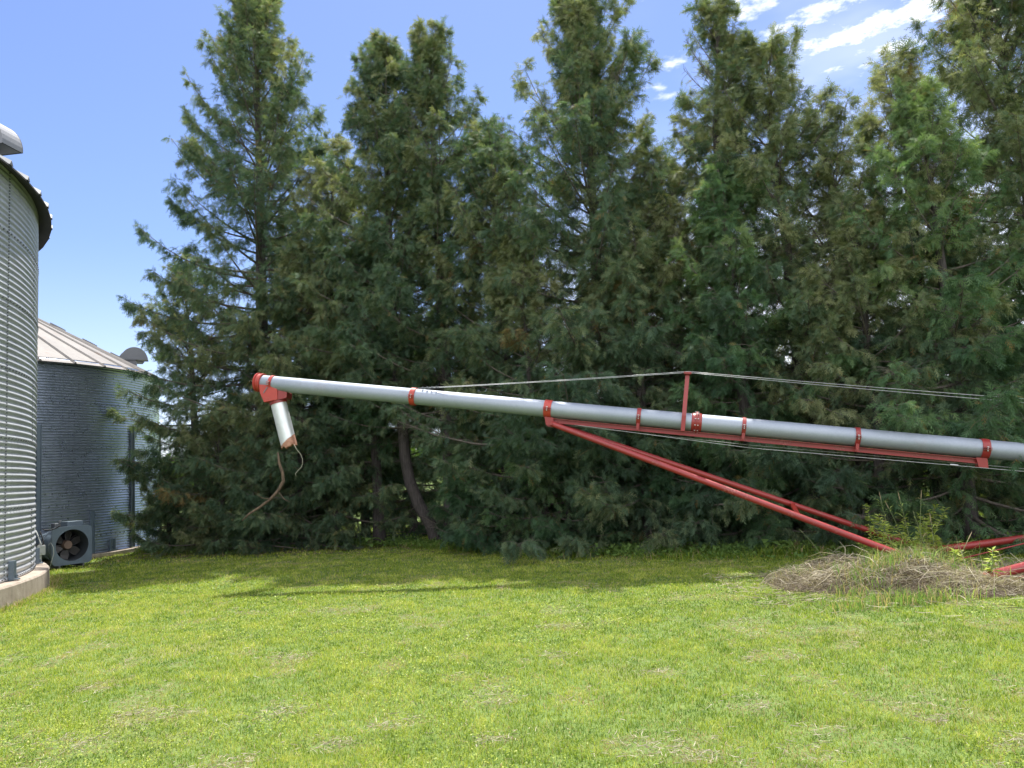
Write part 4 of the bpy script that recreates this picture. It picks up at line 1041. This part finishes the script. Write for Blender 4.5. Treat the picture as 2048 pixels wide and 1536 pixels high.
zz = np.where(hz > .004, ground_z(hxy[:, 0], hxy[:, 1]) + hz, -.05)
heap = thing('weed_heap', 'mound of dead grey and tan weed stalks heaped round the auger axle', 'weed heap', (HC[0], HC[1], 0))
def soil():
    m, t, b = mat('matted dead weeds'); co = coords(t); n = t.noise(co, 14, 6, .7)
    t.l.new(t.ramp(n, [(.3, (.05, .038, .026)), (.55, (.13, .10, .07)), (.75, (.24, .19, .13))]), b.inputs['Base Color']); b.inputs['Roughness'].default_value = 1
    bp = t.new('ShaderNodeBump'); bp.inputs['Distance'].default_value = .03; t.l.new(n, bp.inputs['Height']); t.l.new(bp.outputs[0], b.inputs['Normal']); return m
mesh_obj('mound', np.c_[hxy, zz], np.c_[q, q+1, q+nx_+1, q+nx_], soil(), heap, smooth=True)
def on_heap(n, spread=1.0):
    xy = np.c_[g.uniform(2.7, 8.6, n*3), g.uniform(8.1, 10.9, n*3)]; h = heap_h(xy)
    k = (h > .006) & (g.random(len(xy)) < .35 + h*4); xy, h = xy[k][:n], h[k][:n]; return xy, h + ground_z(xy[:, 0], xy[:, 1])
xy, h = on_heap(22000); n = len(xy)
V1, Q1 = strands(np.c_[xy, h + g.uniform(-.01, .06, n)], g.uniform(.05, .26, n), g.uniform(.003, .008, n), 71, flat=.38, arch=.5)
xy2, h2 = on_heap(1500); n2 = len(xy2)
V2, Q2 = strands(np.c_[xy2, h2 + g.uniform(.0, .08, n2)], g.uniform(.2, .6, n2), g.uniform(.004, .008, n2), 72, flat=.35, arch=.45)
# outliers scattered round the heap
n3 = 2600; xy3 = np.c_[g.uniform(2.5, 8.8, n3), g.normal(9.3, .75, n3)]; 
V3, Q3 = strands(np.c_[xy3, g.uniform(.02, .05, n3)], g.uniform(.06, .25, n3), g.uniform(.004, .008, n3), 73, flat=.1)
V = np.r_[V1, V2, V3]; Q = np.r_[Q1, Q2 + len(V1), Q3 + len(V1) + len(V2)]
tn = np.r_[.42 + (vnoise(xy, 1.7, 2)-.5)*1.1 + g.normal(0, .22, n), .65 + g.normal(0, .25, n2), .7 + g.normal(0, .2, n3)]
o = mesh_obj('dry_stalks', V, Q, STRAW, heap, attrs={'tint': np.repeat(tn, 3), 'dead': np.repeat((g.random(n+n2+n3) < .16)*.8, 3)}); o['kind'] = 'stuff'

def tuft(label, x, y, n, h, spread, seed, dead=.15, tint=.35, group='green grass tufts growing on the weed heap'):
    r = np.random.default_rng(seed); xy = np.c_[x + r.normal(0, spread, n), y + r.normal(0, spread*.7, n)]
    z = ground_z(xy[:, 0], xy[:, 1]) + heap_h(xy)
    hg = h*r.uniform(.45, 1.15, n); V, Qd, Tr = blades(xy, hg, r.uniform(.006, .012, n), seed+1, lean=.75, z=z)
    tnn = tint + r.normal(0, .18, n); de = (r.random(n) < dead)*r.uniform(.4, 1, n)
    o = poly_mesh('grass_tuft', V, Qd, Tr, WEED, {'tint': np.r_[tnn, tnn], 'dead': np.r_[de, de]}, origin=(x, y, 0))
    return tag(o, label, 'grass tuft', group)
for i, (px, py, n, h, sp, lab) in enumerate(((1745, 1160, 420, .22, .16, 'large green grass tuft low on the front left of the weed heap'), (1800, 1152, 420, .24, .16, 'green grass tuft on the front of the heap below the buried tyre'),
        (1860, 1150, 380, .26, .16, 'green grass tuft right of the buried tyre'), (1915, 1152, 300, .22, .16, 'grass tuft at the right shoulder of the heap near the red tube end'), (1700, 1195, 220, .14, .15, 'short dull grass tuft at the heap\'s lower left edge'),
        (1640, 1150, 110, .16, .14, 'thin grass tuft on the left shoulder of the heap'), (1590, 1150, 80, .15, .12, 'sparse small tuft at the left tip of the heap'), (1790, 1120, 260, .40, .20, 'tall grass tuft between the two red legs'),
        (1880, 1112, 240, .34, .18, 'tall grass tuft where the red leg meets the rear tube'), (1990, 1135, 130, .26, .2, 'thin tuft behind the right rear tube'), (1840, 1182, 240, .17, .15, 'short tuft at the front foot of the heap'), (1775, 1186, 260, .18, .17, 'dull green tuft at the front foot of the heap left of the middle'), (1905, 1176, 200, .17, .16, 'short green tuft at the front of the heap right of the middle'), (1720, 1172, 180, .16, .16, 'dull green tuft on the lower left flank of the heap'), (1770, 1150, 300, .28, .14, 'bright tuft over the top of the buried tyre'))):
    p = on_ground(px, py, .12); tuft(lab, p[0], p[1], int(n*.62), h*1.15, sp*1.15, 600+i*3, tint=.3 + .3*((i*7) % 5)/5, dead=.38)

def weed(label, px, py, top, seed, leafy=True, lean=.1, depth=None, tint=.6, nleaf=34, cat='weed', seedhead=False):
    r = np.random.default_rng(seed); p = on_ground(px, py, .1); 
    tp_ = at(top[0], top[1], p[1]); root = thing('tall_weed', label, cat, (p[0], p[1], 0), 'tall weeds growing out of the heap')
    base = np.array([p[0], p[1], 0.0]); mid = (base + tp_)/2 + np.array([-(tp_-base)[0]*.18, r.normal(0, .05), .03])
    ts = np.linspace(0, 1, 10); path = np.array([(1-t)**2*base + 2*t*(1-t)*mid + t*t*tp_ for t in ts])
    mb = MB(); mb.tube(list(path), list(.0055*(1 - .6*ts) + .0012), 6); mb.obj('stem', STEM, root, smooth=True)
    n = nleaf; t = r.uniform(.22, 1.0, n); c = np.stack([np.interp(t, ts, path[:, j]) for j in range(3)], -1)
    a = np.arange(n)*2.4; el = r.uniform(.0, .8, n)
    d = np.stack([np.cos(a)*np.cos(el), np.sin(a)*np.cos(el), np.sin(el)], -1); s = unit(np.cross(d, [0, 0, 1.0]))
    L = (r.uniform(.08, .16, n) if leafy else r.uniform(.14, .30, n))*(1.15 - .5*t); wd = L*(.17 if leafy else .05)
    tipd = d - np.array([0, 0, .55])
    V = np.stack([c, c + d*(L*.45)[:, None] + s*wd[:, None], c + d*(L*.55)[:, None] + tipd*(L*.45)[:, None], c + d*(L*.45)[:, None] - s*wd[:, None]], 1).reshape(-1, 3)
    mesh_obj('leaves', V, np.arange(4*n).reshape(n, 4), WEED, root, attrs={'tint': tint + r.normal(0, .15, n), 'dead': (r.random(n) < .12)*.7})
    if seedhead:
        mb = MB(); q_ = path[-1]; dd = unit(path[-1] - path[-3]); mb.tube([q_ - dd*.02, q_ + dd*.03, q_ + dd*.09, q_ + dd*.13], [.001, .005, .004, .001], 6); mb.obj('seed_head', STRAWP, root)
STRAWP = paint('straw seed head', (.30, .24, .14), (.2, .16, .09), .9, .4)
STEM = paint('weed stem green', (.12, .15, .05), (.2, .17, .09), .6, .5)
wl = ((1835, 1105, (1872, 1010), 1, True, 'leafy goldenrod stalk arching right above the axle', .8, 52, False), (1850, 1108, (1893, 1016), 2, True, 'tallest leafy stalk with pointed yellow green leaves at the right', .85, 46, False),
      (1800, 1110, (1812, 1035), 3, True, 'leafy weed between the red legs with broad light leaves', .8, 40, False), (1770, 1112, (1728, 1008), 4, True, 'leafy stalk leaning left above the upper red leg', .7, 40, False),
      (1790, 1112, (1762, 1000), 5, False, 'bare grass stalk leaning left above the legs', .4, 12, True), (1820, 1110, (1778, 1018), 6, False, 'dry grass stalk with a bent tip', .5, 12, True), (1840, 1115, (1842, 998), 7, False, 'straight tall grass stalk with long blades', .45, 14, True),
      (1860, 1120, (1826, 1022), 8, False, 'grass stalk crossing left behind the leafy weeds', .4, 13, False), (1870, 1118, (1862, 1045), 9, False, 'short grass stalk beside the rear tube', .5, 12, True), (1815, 1112, (1850, 1042), 10, True, 'low leafy weed over the joint of the red legs', .6, 36, False),
      (1750, 1115, (1738, 1048), 11, True, 'small leafy weed hugging the upper red leg', .75, 34, False), (1975, 1155, (1985, 1098), 12, True, 'lone weed behind the right rear tube', .5, 26, False), (1900, 1140, (1936, 1080), 13, False, 'dry grass stalk leaning right over the rear tube', .5, 10, True),
      (1780, 1115, (1790, 1052), 14, True, 'curled weed with a rounded leafy top', .55, 34, False), (1660, 1130, (1598, 1058), 15, False, 'long thin dry stalk arching left from the heap', .5, 4, False), (1830, 1118, (1800, 1000), 16, False, 'thin stalk crossing between the weeds', .4, 9, True))
wl += tuple((px, py, top, 40+i, True, lab, .65, 44, False) for i, (px, py, top, lab) in enumerate(((1862, 1112, (1846, 1030), 'leafy weed just left of the goldenrod stalk'), (1880, 1116, (1868, 1070), 'small bright leafy weed over the start of the rear tube'),
    (1765, 1120, (1772, 1046), 'bright leafy weed below the upper red leg'), (1812, 1124, (1830, 1076), 'short leafy weed at the meeting point of the legs'), (1735, 1130, (1722, 1078), 'leafy weed at the left foot of the green clump'), (1905, 1140, (1908, 1098), 'short leafy weed right of the leg joint'),
    (1800, 1130, (1756, 1030), 'slanting leafy weed crossing both red legs'), (1840, 1122, (1800, 1064), 'leafy weed bowed left in front of the joint'))))
for px, py, top, sd_, lf_, lab, tn_, nl, sh in wl: weed(lab, px, py, top, 700+sd_, lf_, tint=tn_+.38, nleaf=int(nl*1.5), seedhead=sh)
# broad leaf plants at the edge of the shade
for i, (px, py, lab) in enumerate(((1535, 1108, 'broad leaved burdock plant left of the weed heap at the foot of the trees'), (1560, 1104, 'smaller burdock plant nearest the weed heap'), (740, 1096, 'broad leaved burdock plant in the shade left of the curved stem'), (1900, 1180, 'little broad leaved plant on the right side of the heap'))):
    p = on_ground(px, py, .02); root = thing('broadleaf_weed', lab, 'weed', (p[0], p[1], 0), 'broad leaved weeds'); r = np.random.default_rng(800+i); n = 9 if i < 3 else 6
    sc_l = 1.0 if i < 3 else .5; mbs = MB(); Vs, Fs = [], []
    for k in range(n):
        a = k*2.4 + r.random(); d = np.array([math.cos(a), math.sin(a), 0]); s = np.array([-d[1], d[0], 0]); h_ = (.10 + .16*r.random())*sc_l; c0 = np.array([p[0], p[1], 0]); c1 = c0 + d*.08*sc_l + [0, 0, h_]
        mbs.tube([c0, c1], .004, 5); L = .20*sc_l*r.uniform(.7, 1.2); b_ = len(Vs)
        pr_ = [(0, 0), (.15, .30), (.45, .36), (.8, .2), (1, 0), (.8, -.2), (.45, -.36), (.15, -.30)]
        for u, v_ in pr_: Vs.append(c1 + d*L*u + s*L*v_ + np.array([0, 0, L*(.35*u - .6*u*u) + abs(v_)*L*.3]))
        Fs.append(tuple(range(b_, b_+8)))
    mbs.obj('stems', STEM, root); o = mesh_obj('leaves', np.array(Vs), Fs, WEED, root)
    for k_, v_ in (('tint', .35), ('dead', 0.0)): q_ = o.data.attributes.new(k_, 'FLOAT', 'FACE'); q_.data.foreach_set('value', [v_]*len(Fs))
